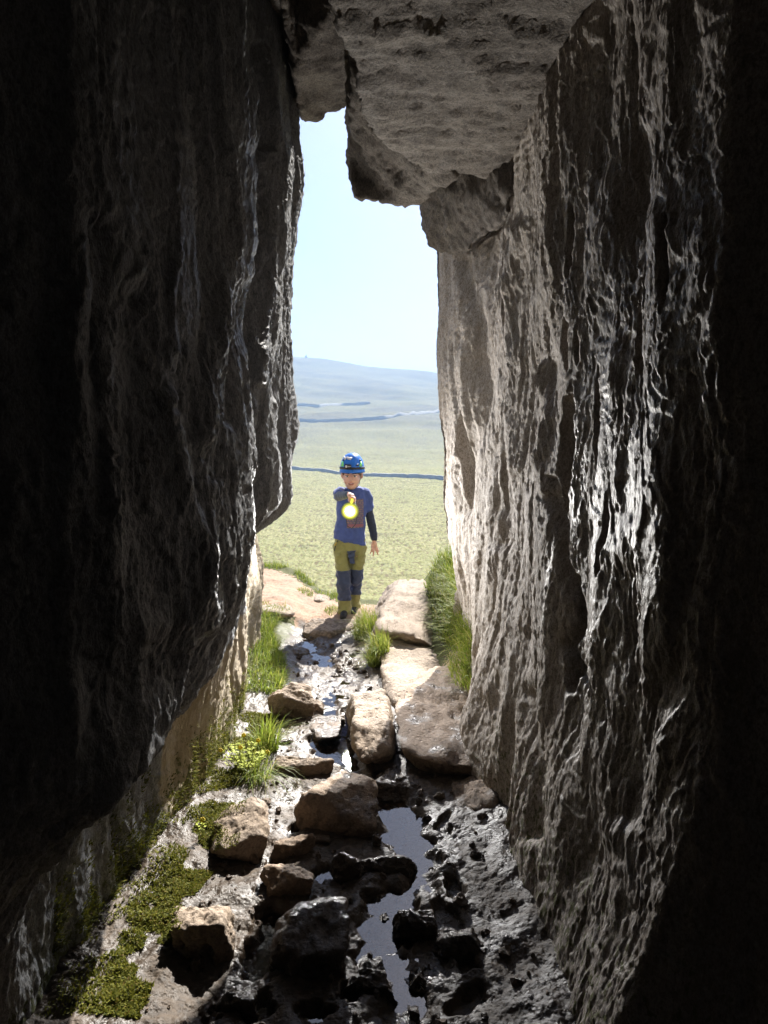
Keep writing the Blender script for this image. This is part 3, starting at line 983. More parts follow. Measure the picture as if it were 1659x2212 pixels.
# stones in the stream
rock('squared brown boulder with a flat shaded face beside the grass bank', 579, 1472, 682, 1560, 0.34, 41, 'rock_dry', h=0.17, planes=5, sharp=20, amp=0.55, tilt=(0.12, 0.18, 0.25), group=G1)
rock('small pale stone touching the right side of the squared boulder', 668, 1512, 700, 1548, 0.14, 42, 'rock_dry', h=0.06, sub=4, group=G1, name='stone')
rock('flat wet slab glistening in front of the squared boulder', 654, 1548, 736, 1606, 0.34, 43, 'rock_wet', h=0.03, group=G1, amp=0.6)
rock('little dark stone at the tip of the leaning slab', 724, 1544, 746, 1562, 0.10, 44, 'rock_wet', h=0.04, sub=4, group=G1, name='stone')
rock('dark stone at the root of the tall grass tuft', 594, 1592, 634, 1620, 0.14, 45, 'rock_mud', h=0.05, sub=4, group=G1, name='stone')
rock('thin flat stone behind the big rounded boulder', 592, 1633, 722, 1684, 0.26, 46, 'rock_dry', h=0.07, group=G1, amp=0.6)
rock('biggest rounded brown boulder in the middle of the passage', 640, 1657, 815, 1815, 0.50, 47, 'rock_damp', h=0.15, group=G1, tilt=(0.1, 0, 0.3), amp=0.75, sharp=20)
rock('tan boulder with moss on its crown at the foot of the left wall', 457, 1726, 582, 1890, 0.36, 48, 'rock_dry', h=0.16, group=G1, tilt=(0.3, 0.25, 0.3), sharp=20, amp=0.8)
rock('small wedge-shaped stone between the tan and the rounded boulder', 583, 1795, 680, 1862, 0.20, 49, 'rock_damp', h=0.07, group=G1, sharp=20)
rock('small broken stone tucked under the rounded boulder', 674, 1800, 716, 1838, 0.14, 50, 'rock_wet', h=0.05, sub=4, group=G1, name='stone')
rock('rough pitted wet rock between the two brown pools', 564, 1858, 684, 1958, 0.26, 51, 'rock_damp', h=0.09, group=G1, sharp=20, tilt=(0, 0.2, 0.4))
rock('dark pointed stone right of the small blue pools', 714, 1838, 790, 1912, 0.20, 52, 'rock_mud', h=0.09, group=G1, sharp=20, tilt=(0.4, 0.4, 0.2))
rock('long low mud-covered stone lying across the passage', 757, 1843, 903, 1900, 0.20, 53, 'rock_mud', h=0.055, group=G1)
rock('large blackish square-topped boulder nearest the camera', 588, 1936, 757, 2128, 0.40, 54, 'rock_mud', h=0.13, group=G1, sharp=20, tilt=(0.15, 0.1, 0.2), amp=0.7)
rock('tan boulder pierced by dark round hollows', 368, 1940, 514, 2100, 0.34, 55, 'rock_dry', h=0.14, group=G1, sharp=20, holes=((0.3, -0.8, 0.1, 0.022, 0.03), (-0.5, -0.75, 0.2, 0.02, 0.025), (0.1, -0.3, 0.85, 0.012, 0.012), (-0.3, -0.1, 0.9, 0.012, 0.012), (0.4, 0.0, 0.8, 0.014, 0.012)))
rock('small round dark stone beside the sky-blue puddle', 845, 1956, 940, 2028, 0.18, 56, 'rock_mud', h=0.06, group=G1)
rock('flat dark stone right of the blackish boulder', 745, 2072, 862, 2165, 0.20, 57, 'rock_mud', h=0.05, group=G1)
rock('small rounded stone below the hollowed boulder', 420, 2100, 474, 2138, 0.10, 58, 'rock_wet', h=0.045, sub=4, group=G1, name='stone')
rock('low dark stone at the bottom edge of the picture', 470, 2130, 560, 2205, 0.14, 59, 'rock_mud', h=0.06, sub=4, group=G1, name='stone')
rock('dark mud lump close under the right wall', 930, 1985, 1050, 2090, 0.24, 60, 'rock_mud', h=0.07, group=G1)
# outside
G2 = 'stones around the cave mouth'
rock('long rounded step stone that the child stands behind', 653, 1338, 772, 1388, 0.42, 71, 'rock_dry', d=5.06, group=G2, planes=5, amp=0.5, zb=-0.05)
rock('rounded stone left of the step stone', 650, 1316, 707, 1342, 0.24, 72, 'rock_pale', d=5.45, sub=4, group=G2, zb=0.0, name='stone')
rock('smallest flat pale stone on the path edge', 630, 1312, 664, 1329, 0.2, 73, 'rock_pale', d=5.7, sub=4, group=G2, zb=0.0, name='stone')
rock('pale flat outcrop at the outer edge of the grass bank', 545, 1292, 640, 1352, 0.55, 74, 'rock_pale', d=5.35, group=G2, amp=0.5, zb=0.0)
rock('pale outcrop farthest out along the path', 560, 1240, 616, 1262, 0.45, 75, 'rock_pale', d=6.5, sub=4, group=G2, amp=0.6, zb=0.0)
rock('pale stone where the path drops away left of the legs', 676, 1283, 724, 1306, 0.3, 76, 'rock_pale', d=5.85, sub=4, group=G2, amp=0.6, zb=0.0)
rock('dark stone under the grass bank by the trickle', 597, 1376, 619, 1416, 0.2, 77, 'rock_wet', d=4.75, sub=4, group=G2, zb=-0.03, name='stone')
rock('low wet mound in the stream', 612, 1396, 668, 1418, 0.25, 78, 'rock_mud', h=0.03, sub=4, group=G2, name='stone')
rock('brown pebble standing in the glittering stream', 726, 1433, 737, 1450, 0.06, 79, 'rock_dry', h=0.03, sub=3, group=G2, name='stone')

# ------------------------------------------------------------ grass, moss and plants
m = Mat('grass_blade')
tint = m.attr('tint')
col = m.mix(m.rng(tint, 0.0, 0.55, 0, 1, False), (0.10, 0.17, 0.018), (0.25, 0.30, 0.04))
col = m.mix(m.rng(tint, 0.62, 1.0, 0, 1, False), col, (0.46, 0.40, 0.14))
m.set(col, 0.5, spec=0.3)
tl = m.n('ShaderNodeBsdfTranslucent')
m.l(col, tl.inputs[0])
ms = m.n('ShaderNodeMixShader')
ms.inputs[0].default_value = 0.52
m.l(m.b.outputs[0], ms.inputs[1])
m.l(tl.outputs[0], ms.inputs[2])
m.l(ms.outputs[0], m.out.inputs['Surface'])
M['grass'] = m.m

def blades(roots, length, width, lean, seed, down=0.5, drift=(0, 0), dry=0.25):
    rs = np.random.RandomState(seed)
    n = len(roots)
    a = rs.uniform(0, 2 * np.pi, n)
    L = length * rs.uniform(0.45, 1.15, n)
    ln = lean * rs.uniform(0.2, 1.2, n)
    W = width * rs.uniform(0.6, 1.2, n)
    dx, dy = np.cos(a) * ln + drift[0], np.sin(a) * ln + drift[1]
    px, py = -np.sin(a), np.cos(a)
    ts = np.array([0, 0.4, 0.75, 1.0])
    V, T = [], []
    tn = np.clip(rs.beta(1.5, 2.6, n) + (rs.rand(n) < dry) * 0.5, 0, 1)
    for t in ts:
        cx = roots[:, 0] + dx * L * t ** 1.6
        cy = roots[:, 1] + dy * L * t ** 1.6
        h = np.hypot(dx, dy)
        cz = roots[:, 2] + L * (t * (1 - 0.15 * h) - down * h * t ** 2.6)
        wd = W * (1 - t) ** 0.6 * 0.5 + 0.0002
        V.append(np.stack([cx - px * wd, cy - py * wd, cz], -1))
        V.append(np.stack([cx + px * wd, cy + py * wd, cz], -1))
        T += [tn * (0.7 + 0.3 * t)] * 2
    V = np.stack(V, 1)
    T = np.stack(T, 1)
    base = np.arange(n)[:, None] * 8
    F = np.concatenate([base + np.array([[2 * k, 2 * k + 1, 2 * k + 3, 2 * k + 2]]) for k in range(3)])
    me = mesh_np('grass', V.reshape(-1, 3), F)
    attr(me, 'tint', T.reshape(-1))
    return me


def tuft(label, roots, length, width, lean, seed, group='grass tufts at the cave mouth', name='grass_tuft', **kw):
    me = blades(np.array(roots), length, width, lean, seed, **kw)
    me.name = name
    return thing(obj(name, me, M['grass']), label, 'grass', group)


def disc(rs, n, cx, cy, rx, ry, z=None):
    r, a = np.sqrt(rs.rand(n)), rs.rand(n) * 6.283
    x, y = cx + rx * r * np.cos(a), cy + ry * r * np.sin(a)
    zz = ground_z(x, y) if z is None else np.full(n, z)
    return np.stack([x, y, zz - 0.01], -1)


rs = np.random.RandomState(5)
# grassy bank mound against the right wall
def bank_x(t):
    return np.array([P(905 + (1 - q) * 95, 1300, 3.55 + 1.85 * q)[0] for q in t])


t = rs.rand(4800) * 1.06
d = 3.55 + 1.85 * t
c0 = bank_x(t)
x = c0 + rs.rand(4800) ** 0.8 * (0.24 + 0.06 * t)
mb = np.stack([x, d, ground_base(x, d) - 0.02 + (0.09 + 0.10 * t) * sst(0, 0.14, x - c0)], -1)
tuft('big bright green grass bank between the ledge and the right wall', mb, 0.17, 0.0058, 0.8, 11, drift=(-0.25, -0.15), name='grass_bank')
# earth under that bank
bm = bmesh.new()
for t in np.linspace(0, 1, 9):
    d = 3.5 + 1.85 * t
    c0 = P(905 + (1 - t) * 95, 1300, d)[0]
    bm_ell(bm, (c0 + 0.17, d, 0.16), (0.14, 0.17, 0.08 + 0.05 * t), 2)
me = fuse('earth_bank', bm, 0.025, 8)
v, n = me_arrays(me)
set_co(me, v + n * (0.02 * fbm(v[:, 0] * 14, v[:, 1] * 14, v[:, 2] * 14, 3))[:, None])
m = Mat('bank_earth')
m.set(m.mix(m.rng(m.noise(30, 4), 0.35, 0.65), (0.07, 0.05, 0.03), (0.07, 0.075, 0.02)), 0.95, m.bump(m.noise(90, 4), 0.6, 0.01))
M['bank'] = m.m
struct(obj('earth_bank', me, M['bank']), 'earth of the grassy bank under the right wall')

c = P(795, 1370, 4.95)
tuft('dark green tuft hanging beside the child\'s foot', np.concatenate([disc(rs, 380, c[0], 4.95, 0.085, 0.16, 0.085), disc(rs, 260, c[0] - 0.03, 4.82, 0.06, 0.08, 0.02)]), 0.17, 0.004, 0.7, 12, drift=(-0.2, -0.2), dry=0.4)
c = P(825, 1430, 4.35)
tuft('short green tuft drooping over the side of the middle ledge rock', np.concatenate([disc(rs, 420, c[0] - 0.01, 4.36, 0.06, 0.14, 0.10), disc(rs, 380, c[0] - 0.045, 4.28, 0.045, 0.10, 0.03)]), 0.16, 0.004, 0.8, 13, drift=(-0.2, -0.25), dry=0.4)
d = rs.uniform(3.75, 5.15, 3900)
x = (596 + 14 * np.sin(d * 5) - CU) / FPX * d - np.abs(rs.normal(size=3900)) * 0.11
x, d = x[x > -1.0], d[x > -1.0]
rt = np.stack([x, d, ground_z(x, d) - 0.01], -1)
tuft('bright green grass bank at the foot of the left wall', rt, 0.095, 0.0050, 0.8, 14, drift=(0.15, -0.1), name='grass_bank', dry=0.12)
c = P(572, 1640, fdepth(1640))
tuft('tall spiky grass tuft left of the flat wet slab', disc(rs, 260, c[0], c[1] + 0.03, 0.055, 0.07), 0.21, 0.0040, 0.75, 15, drift=(0.12, 0), dry=0.2)
c = P(560, 1700, fdepth(1700))
tuft('thin straggling grass trailing down beside the mossy boulder', disc(rs, 150, c[0], c[1], 0.06, 0.08, 0.05), 0.17, 0.003, 0.9, 16, drift=(0.25, -0.25), down=0.9)
c = P(1004, 1490, 3.55)
tuft('sparse olive grass in the shade at the foot of the right wall', disc(rs, 420, c[0] - 0.01, 3.55, 0.07, 0.26, 0.22), 0.09, 0.0032, 0.8, 17, drift=(-0.3, -0.2), dry=0.3)
c = P(516, 1540, 3.9)
x = rs.uniform(-1.5, -0.25, 2200)
y = np.interp(x, ylip_x, ylip_y) + rs.normal(size=2200) * 0.07 - 0.02
k = pn(x * 5, 1.0, y * 3) > -0.25
x, y = x[k], y[k]
rt = np.stack([x, y, ground_z(x, y) - 0.01], -1)
tuft('strip of sunlit grass along the outer lip of the path', rt, 0.075, 0.0045, 0.7, 18, name='grass_strip')
for lab, n_, u, d, rx, ry in (('small grass patch on the pale outcrop by the left wall end', 260, 600, 5.2, 0.10, 0.14), ('small grass patch on the path left of the rounded stone', 160, 660, 5.9, 0.07, 0.10),
                              ('small grass patch between the rounded stone and the child', 160, 716, 5.45, 0.06, 0.10), ('small grass patch hard against the end of the left wall', 180, 565, 5.2, 0.06, 0.2)):
    tuft(lab, disc(rs, n_, P(u, 1320, d)[0], d, rx, ry), 0.06, 0.0042, 0.7, n_ + u)

# moss: too small to count
m = Mat('moss')
tint = m.attr('tint')
c = m.mix(m.rng(tint, 0, 0.7, 0, 1, False), (0.065, 0.08, 0.01), (0.19, 0.185, 0.022))
c = m.mix(m.rng(tint, 0.75, 1.0, 0, 1, False), c, (0.20, 0.12, 0.04))
m.set(c, 0.7, spec=0.2)
tl = m.n('ShaderNodeBsdfTranslucent')
m.l(c, tl.inputs[0])
ms = m.n('ShaderNodeMixShader')
ms.inputs[0].default_value = 0.35
m.l(m.b.outputs[0], ms.inputs[1])
m.l(tl.outputs[0], ms.inputs[2])
m.l(ms.outputs[0], m.out.inputs['Surface'])
M['moss'] = m.m


def moss(label, pts, seed, length=0.012, drift=(0, 0)):
    me = blades(np.asarray(pts), length, length * 0.42, 0.9, seed, down=0.3, drift=drift, dry=0.15)
    me.name = 'moss'
    o = obj('moss', me, M['moss'])
    o['kind'] = 'stuff'
    if label:
        o['label'] = label
    return o


Lp = LV.reshape(-1, 3)
Ln = LN.reshape(-1, 3)
lf_ = fbm(Lp[:, 1] * 6, Lp[:, 2] * 3, 1.0, 3)
sel = (Lp[:, 1] > 1.7) & (Lp[:, 1] < 3.75) & (Lp[:, 2] > -0.05) & (Lp[:, 2] < 0.5)
dens = sst(0.34, 0.05, Lp[:, 2] - 0.09 * lf_) * sst(-0.30, 0.05, fbm(Lp[:, 1] * 7, Lp[:, 2] * 7, 9.0, 3))
idx = np.where(sel & (rs.rand(len(Lp)) < dens))[0]
idx = rs.permutation(np.repeat(idx, 2))[:26000]
pts = Lp[idx] + rs.normal(size=(len(idx), 3)) * 0.004 + Ln[idx] * 0.003
moss('yellow-green moss hanging along the foot of the left wall', pts, 3, 0.013, (0.6, 0))
y = rs.uniform(1.55, 3.5, 60000)
x = -0.545 - 0.06 * sst(2.3, 1.9, y) - np.abs(rs.normal(size=60000)) * 0.09
k = (fbm(x * 6, y * 6, 2.0, 3) > -0.16) & (x > -0.95)
x, y = x[k][:34000], y[k][:34000]
pts = np.stack([x, y, ground_z(x, y) - 0.002], -1)
moss('moss mats on the ground under the left wall', pts, 4, 0.014)
for o, v, n, F in ROCKS:
    L_ = o['label']
    if 'moss on its crown' in L_ or 'hollows' in L_:
        top = (n[:, 2] > 0.2) & (v[:, 0] < o.location.x + (0.02 if 'crown' in L_ else -0.05))
        ii = np.where(top & (fbm(v[:, 0] * 14, v[:, 1] * 14, v[:, 2] * 14, 2) > 0.02))[0]
        mo = moss(None, np.repeat(v[ii], 3, 0) + rs.normal(size=(3 * len(ii), 3)) * 0.002, 6, 0.009)
        mo.parent = o
        mo.matrix_parent_inverse = Matrix.Translation(-o.location)

# loose bits of stone trodden into the mud: too many to count
V0, F0 = ico(2)
n_ = 420
y = rs.uniform(1.5, 5.1, n_)
x = rs.uniform(-0.62, 0.42, n_)
sz = 0.006 + 0.016 * rs.rand(n_) ** 3
sv = V0[None] * sz[:, None, None] * rs.uniform(0.6, 1.3, (n_, 1, 3)) * (1 + 0.22 * rs.normal(size=(n_, len(V0), 1)))
sv += np.stack([x, y, ground_z(x, y) + sz * 0.2], -1)[:, None, :]
o = obj('gravel', mesh_np('gravel', sv.reshape(-1, 3), (F0[None] + (np.arange(n_) * len(V0))[:, None, None]).reshape(-1, 3), False), M['rock_wet'])
o['kind'] = 'stuff'
o['label'] = 'small broken stones trodden into the mud'

# yellow-green leafy plant at the wall foot
M['leaf'] = plain('leaf', (0.26, 0.30, 0.02), 0.8, 0.3, 60)
M['petal'] = plain('petal', (0.75, 0.55, 0.02), 0.5, 0.15, 60)


def leafy(label, base, n, h, spread, seed, flowers, leafs=6):
    rs = np.random.RandomState(seed)
    root = bpy.data.objects.new('leafy_plant', None)
    COL.objects.link(root)
    root.location = base
    thing(root, label, 'plant')
    lf = bmesh.new()
    st = bmesh.new()
    tips = []
    for k in range(n):
        a = rs.uniform(0, 6.28)
        s = spread * math.sqrt(rs.rand())
        p0 = Vector((math.cos(a) * s * 0.4, math.sin(a) * s * 0.4, 0))
        p1 = Vector((math.cos(a) * s, math.sin(a) * s, h * rs.uniform(0.5, 1.1)))
        bm_tube(st, [p0, (p0 + p1) / 2 + Vector((0, 0, 0.01)), p1], 0.0012, 4)
        tips.append(p1)
        for j in range(leafs):
            t = rs.uniform(0.3, 1)
            q = p0.lerp(p1, t)
            b = rs.uniform(0, 6.28)
            l = rs.uniform(0.010, 0.022)
            dv = Vector((math.cos(b), math.sin(b), rs.uniform(-0.2, 0.7))).normalized()
            sd = dv.cross(Vector((0, 0, 1))).normalized()
            vv = [lf.verts.new(q + x) for x in (Vector((0, 0, 0)), dv * l * 0.5 + sd * l * 0.32, dv * l, dv * l * 0.5 - sd * l * 0.32)]
            lf.faces.new(vv)
    bm_done('stem', st, M['leaf'], root)
    bm_done('leaves', lf, M['leaf'], root)
    for k in range(flowers):
        fb = bmesh.new()
        for j in range(5):
            a = j * 1.2566
            c = Vector((math.cos(a) * 0.006, -0.004, math.sin(a) * 0.006))
            bm_ell(fb, tips[k] + c, (0.0055, 0.002, 0.0055), 1)
        bm_done('flower', fb, M['petal'], root)
    return root


c = P(528, 1690, fdepth(1690))
leafy('bright yellow-green leafy plant with yellow flowers at the wall foot', (c[0], c[1] + 0.02, float(ground_z(c[0], c[1])) + 0.01), 46, 0.11, 0.11, 31, 5, 9)
c = P(438, 1850, fdepth(1850))
leafy('single small yellow flower on a thin stem left of the mossy boulder', (c[0], c[1], float(ground_z(c[0], c[1])) + 0.01), 3, 0.08, 0.025, 33, 1, 4)

# ------------------------------------------------------------ the child
CH_D = 5.42
base = P(761.2, 1337, CH_D)
base[2] = float(max(base[2], 0.03))
person = bpy.data.objects.new('person', None)
COL.objects.link(person)
person.location = base
thing(person, 'child in blue helmet and T-shirt pointing a lit torch at the viewer', 'person')
K = 0.000724                                             # metres per pixel of the enlarged photograph


def X_(cx):
    return (cx - 820) * K


def Z_(cy):
    return (2034 - cy) * K


def Q(cx, cy, y=0.0):
    return (X_(cx), y, Z_(cy))


M['skin'] = plain('skin', (0.70, 0.42, 0.32), 0.5, 0.08, 30, 0.1)
M['skin'].node_tree.nodes['Principled BSDF'].inputs['Subsurface Weight'].default_value = 0.15
M['skin'].node_tree.nodes['Principled BSDF'].inputs['Subsurface Radius'].default_value = (0.02, 0.008, 0.004)
M['hair'] = plain('hair', (0.10, 0.055, 0.03), 0.5, 0.4, 120, 0.6)
M['navy'] = plain('navy_cloth', (0.022, 0.03, 0.06), 0.85, 0.25, 60, 0.35, bscale=300, sheen=0.2)
M['olive'] = plain('olive_cloth', (0.28, 0.285, 0.105), 0.8, 0.15, 30, 0.4, bscale=260, sheen=0.2)
M['slate'] = plain('slate_cloth', (0.045, 0.065, 0.14), 0.85, 0.2, 30, 0.4, bscale=260, sheen=0.2)
M['black'] = plain('black_plastic', (0.012, 0.012, 0.013), 0.4, 0.3, 60)
M['helmet'] = plain('helmet_blue', (0.012, 0.15, 0.62), 0.36, 0.06, 20)
M['green'] = plain('green_inset', (0.25, 0.80, 0.22), 0.4, 0.1, 30)
M['sticker'] = plain('sticker', (0.62, 0.62, 0.66), 0.4, 0.35, 140)
M['white'] = plain('white', (0.8, 0.78, 0.75), 0.35, 0.05, 50)
M['dark_eye'] = plain('iris', (0.02, 0.012, 0.008), 0.15, 0.2, 100)
M['lip'] = plain('lip', (0.50, 0.20, 0.16), 0.45, 0.1, 80)
M['mouth'] = plain('mouth', (0.10, 0.02, 0.02), 0.5, 0.1, 80)
M['rubber'] = plain('boot_rubber', (0.015, 0.015, 0.016), 0.7, 0.3, 50, 0.3)
M['tan_print'] = plain('zip_tag', (0.55, 0.42, 0.06), 0.6, 0.2, 60)

# leg stations: (centre x, y, z, half width, half depth); y is negative towards the viewer
LEG_R = [(735, 2012, -0.012, 74, 70), (736, 1950, -0.005, 72, 66), (735, 1870, 0, 70, 66), (730, 1780, 0.0, 67, 65), (726, 1690, -0.012, 68, 68), (724, 1600, -0.015, 72, 74), (722, 1520, -0.01, 75, 78), (714, 1420, 0.0, 85, 88), (710, 1320, 0.005, 93, 98), (714, 1240, 0.01, 98, 104)]
LEG_L = [(846, 2000, 0.10, 58, 68), (845, 1940, 0.105, 57, 64), (845, 1870, 0.10, 55, 64), (848, 1780, 0.09, 57, 64), (858, 1690, 0.06, 62, 68), (864, 1600, 0.045, 66, 74), (874, 1520, 0.035, 70, 78), (882, 1420, 0.03, 80, 88), (886, 1320, 0.02, 88, 98), (886, 1240, 0.015, 90, 104)]
ring = lambda s, g=0.0: (X_(s[0]), s[2], Z_(s[1]), s[3] * K + g, s[4] * K + g)

# --- body: one skin from soles to crown, arms and hands with it
hy = -0.02                                               # the head leans a little forward
bm = bmesh.new()
bm_ell(bm, Q(826, 450, hy + 0.030), (0.073, 0.088, 0.090), 3)          # skull
bm_ell(bm, Q(822, 520, hy - 0.012), (0.066, 0.066, 0.066), 3)          # face
bm_ell(bm, Q(821, 568, hy - 0.022), (0.050, 0.056, 0.050), 3)          # jaw
bm_ell(bm, Q(820, 604, hy - 0.054), (0.023, 0.021, 0.018), 2)          # chin
bm_ell(bm, Q(775, 545, hy - 0.045), (0.024, 0.024, 0.022), 2)          # cheeks
bm_ell(bm, Q(868, 545, hy - 0.045), (0.024, 0.024, 0.022), 2)
bm_ell(bm, Q(820, 465, hy - 0.046), (0.050, 0.026, 0.017), 2)          # brow
bm_cone(bm, Q(819, 490, hy - 0.074), 0.0075, Q(818, 526, hy - 0.088), 0.0105)   # nose
bm_ell(bm, Q(806, 531, hy - 0.078), (0.0075, 0.008, 0.006), 2)
bm_ell(bm, Q(832, 531, hy - 0.078), (0.0075, 0.008, 0.006), 2)
bm_ell(bm, Q(821, 566, hy - 0.070), (0.025, 0.011, 0.012), 2)          # mouth mound
for cx, s in ((721, -1), (930, 1)):                                     # ears
    bm_ell(bm, Q(cx, 482, hy + 0.022), (0.011, 0.018, 0.030), 2, Matrix.Rotation(s * 0.35, 3, 'Z'))
    bm_ell(bm, Q(cx - s * 4, 512, hy + 0.016), (0.007, 0.010, 0.011), 2)
bm_cone(bm, Q(828, 560, 0.02), 0.043, Q(830, 690, 0.03), 0.046)         # neck
bm_loft(bm, [(X_(800), 0.01, Z_(1260), 0.10, 0.07), (X_(800), 0.01, Z_(1100), 0.095, 0.065), (X_(812), 0.015, Z_(900), 0.10, 0.07), (X_(826), 0.02, Z_(740), 0.105, 0.07), (X_(830), 0.02, Z_(660), 0.085, 0.055)])
for leg in (LEG_R, LEG_L):
    bm_loft(bm, [ring(s, -0.012) for s in leg])
    a = leg[0]
    bm_cone(bm, (X_(a[0]), a[2], Z_(1985)), 0.022, (X_(a[0]), a[2] - 0.08, Z_(2016)), 0.012)
# his left arm hanging, hand spread
SH_L, EL_L, WR_L = Q(978, 690, 0.03), Q(1010, 905, 0.045), Q(1064, 1190, 0.01)
bm_chain(bm, [(SH_L, 0.036), (EL_L, 0.028), (WR_L, 0.019)])
bm_cone(bm, WR_L, 0.018, Q(1062, 1235, 0.005), 0.021)
bm_ell(bm, Q(1063, 1245, 0.0), (0.026, 0.013, 0.032), 2)
bm_chain(bm, [(Q(1046, 1230, -0.004), 0.010), (Q(1036, 1270, -0.016), 0.0082), (Q(1046, 1300, -0.024), 0.0070)])          # thumb
for pts in ([(1046, 1268, 0), (1036, 1305, -0.012), (1022, 1336, -0.020)], [(1060, 1275, 0), (1058, 1320, -0.010), (1052, 1362, -0.022)],
            [(1073, 1272, 0.002), (1088, 1312, -0.004), (1107, 1352, -0.012)], [(1083, 1260, 0.004), (1098, 1290, 0.004), (1112, 1318, 0.0)]):
    bm_chain(bm, [(Q(*pts[0]), 0.0085), (Q(*pts[1]), 0.0074), (Q(*pts[2]), 0.0062)])
# his right arm stretched towards the viewer; the hand closes over the torch handle
SH_R = Vector(Q(678, 668, 0.0))
HAND = Vector(P(757.5, 1072, CH_D - 0.40)) - Vector(base)
WR_R = HAND + Vector((-0.012, 0.075, 0.004))
EL_R = Vector((SH_R.x * 0.62 + WR_R.x * 0.38 - 0.028, -0.165, SH_R.z * 0.5 + WR_R.z * 0.5 - 0.022))
bm_chain(bm, [(SH_R, 0.036), (EL_R, 0.030), (WR_R, 0.020)])
TC = Vector(P(756, 1104, CH_D - 0.44)) - Vector(base)                   # middle of the torch lens
bm_cone(bm, WR_R, 0.019, HAND + Vector((0, 0.02, 0.0)), 0.023)
bm_ell(bm, HAND + Vector((0.002, 0.0, 0.004)), (0.027, 0.030, 0.020), 2)
GR = HAND + Vector((0.010, -0.006, -0.026))                              # centre of the grip, along y
for i, yy in enumerate((-0.026, -0.009, 0.008, 0.024)):                  # fingers wrap over and under the handle
    r = 0.0078 - 0.0005 * abs(i - 1)
    c = GR + Vector((0, yy, 0))
    bm_chain(bm, [(c + Vector((-0.004, 0, 0.024)), r + 0.001), (c + Vector((0.020, -0.001, 0.014)), r), (c + Vector((0.023, -0.001, -0.007)), r - 0.0006), (c + Vector((0.006, 0, -0.020)), r - 0.0012)])
bm_chain(bm, [(GR + Vector((-0.018, 0.010, 0.018)), 0.0105), (GR + Vector((-0.023, -0.012, 0.000)), 0.0088), (GR + Vector((-0.012, -0.026, -0.014)), 0.0074)])
body = obj('body', fuse('body', bm, 0.0046, 3, 0.4), M['skin'], person)

# --- face
for cx, tilt in ((777, -0.05), (861, 0.05)):
    bm = bmesh.new()
    bm_ell(bm, Q(cx, 490, hy - 0.0665), (0.0125, 0.006, 0.0056), 3)
    e = bm_done('eye', bm, M['white'], body)
    bm = bmesh.new()
    bm_ell(bm, Q(cx + (1 if cx < 820 else -1), 490, hy - 0.0708), (0.0062, 0.0028, 0.0056), 2)
    bm_done('iris', bm, M['dark_eye'], body)
    bm = bmesh.new()
    s = 1 if cx > 820 else -1
    bm_tube(bm, [Q(cx - 22, 481, hy - 0.068), Q(cx, 477, hy - 0.0725), Q(cx + 22, 482, hy - 0.066)], [0.0012, 0.0022, 0.0012], 6)
    bm_done('eyelid', bm, M['hair'], body)
    bm = bmesh.new()
    bm_tube(bm, [Q(cx - 26 * s, 464, hy - 0.0735), Q(cx, 457, hy - 0.074), Q(cx + 30 * s, 463, hy - 0.060)], [0.0028, 0.0035, 0.0015], 6)
    bm_done('eyebrow', bm, M['hair'], body)
bm = bmesh.new()
bm_ell(bm, Q(821, 568, hy - 0.0775), (0.0225, 0.0055, 0.0066), 3)
bm_done('mouth', bm, M['mouth'], body)
bm = bmesh.new()
bm_ell(bm, Q(820, 565, hy - 0.0805), (0.0145, 0.0034, 0.0030), 2)
bm_done('teeth', bm, M['white'], body)
for cy, r in ((560, 0.0026), (577, 0.0036)):
    bm = bmesh.new()
    dz = 1 if cy < 568 else -1
    bm_tube(bm, [Q(790, 567, hy - 0.074), Q(805, cy + 0.5 * dz, hy - 0.0815), Q(821, cy, hy - 0.0835), Q(837, cy + 0.5 * dz, hy - 0.0815), Q(853, 567, hy - 0.074)], [0.001, r, r, r, 0.001], 6)
    bm_done('lip', bm, M['lip'], body)

# hair: cap under the helmet with a ragged fringe and sideburns
bm = bmesh.new()
bm_ell(bm, Q(826, 440, hy + 0.038), (0.0765, 0.086, 0.088), 3)
hrs = np.random.RandomState(3)
for k in range(46):
    a = hrs.uniform(-2.2, 2.2)
    x, y = math.sin(a) * 0.0755, hy + 0.030 - math.cos(a) * 0.082
    side = abs(a) > 0.95
    zt = Z_(432)
    ln = hrs.uniform(0.028, 0.058) if side else (hrs.uniform(0.014, 0.030) if a > 0.25 else hrs.uniform(0.008, 0.016))
    if abs(a) > 1.15 and abs(a) < 1.75:
        ln *= 0.6
    cx = X_(826) + x
    bm_cone(bm, (cx, y, zt + 0.01), 0.007, (cx * 0.97 + hrs.normal() * 0.004, y - 0.002, zt - ln), 0.0035, 1)
hair = obj('hair', fuse('hair', bm, 0.0042, 1), M['hair'], person)

# --- helmet
HC = Vector(Q(828, 440, hy + 0.012))
hel = bmesh.new()
nr, na = 22, 56
rows = []
for i in range(nr + 1):
    t = i / nr
    row = []
    for j in range(na):
        a = 2 * math.pi * j / na
        ph = t * math.pi / 2
        rr = math.cos(ph) ** 0.82
        flare = 0.006 * max(0, 1 - t * 9)
        rx, ry = 0.0955 * rr + flare, 0.1165 * rr + flare
        ridge = 1 + 0.022 * math.cos(6 * a + 0.5) * math.sin(2 * ph) ** 2
        front = 1.0 if math.sin(a) < 0 else 1.0
        z = 0.145 * math.sin(ph) ** 0.95 - 0.014 * max(0, 1 - t * 6) * (0.4 - 0.6 * math.sin(a)) * 0.5
        row.append(hel.verts.new((HC.x + rx * ridge * math.cos(a), HC.y + ry * ridge * math.sin(a), HC.z - 0.002 + z)))
    rows.append(row)
for A_, B_ in zip(rows[:-1], rows[1:]):
    for j in range(na):
        hel.faces.new((A_[j], A_[(j + 1) % na], B_[(j + 1) % na], B_[j]))
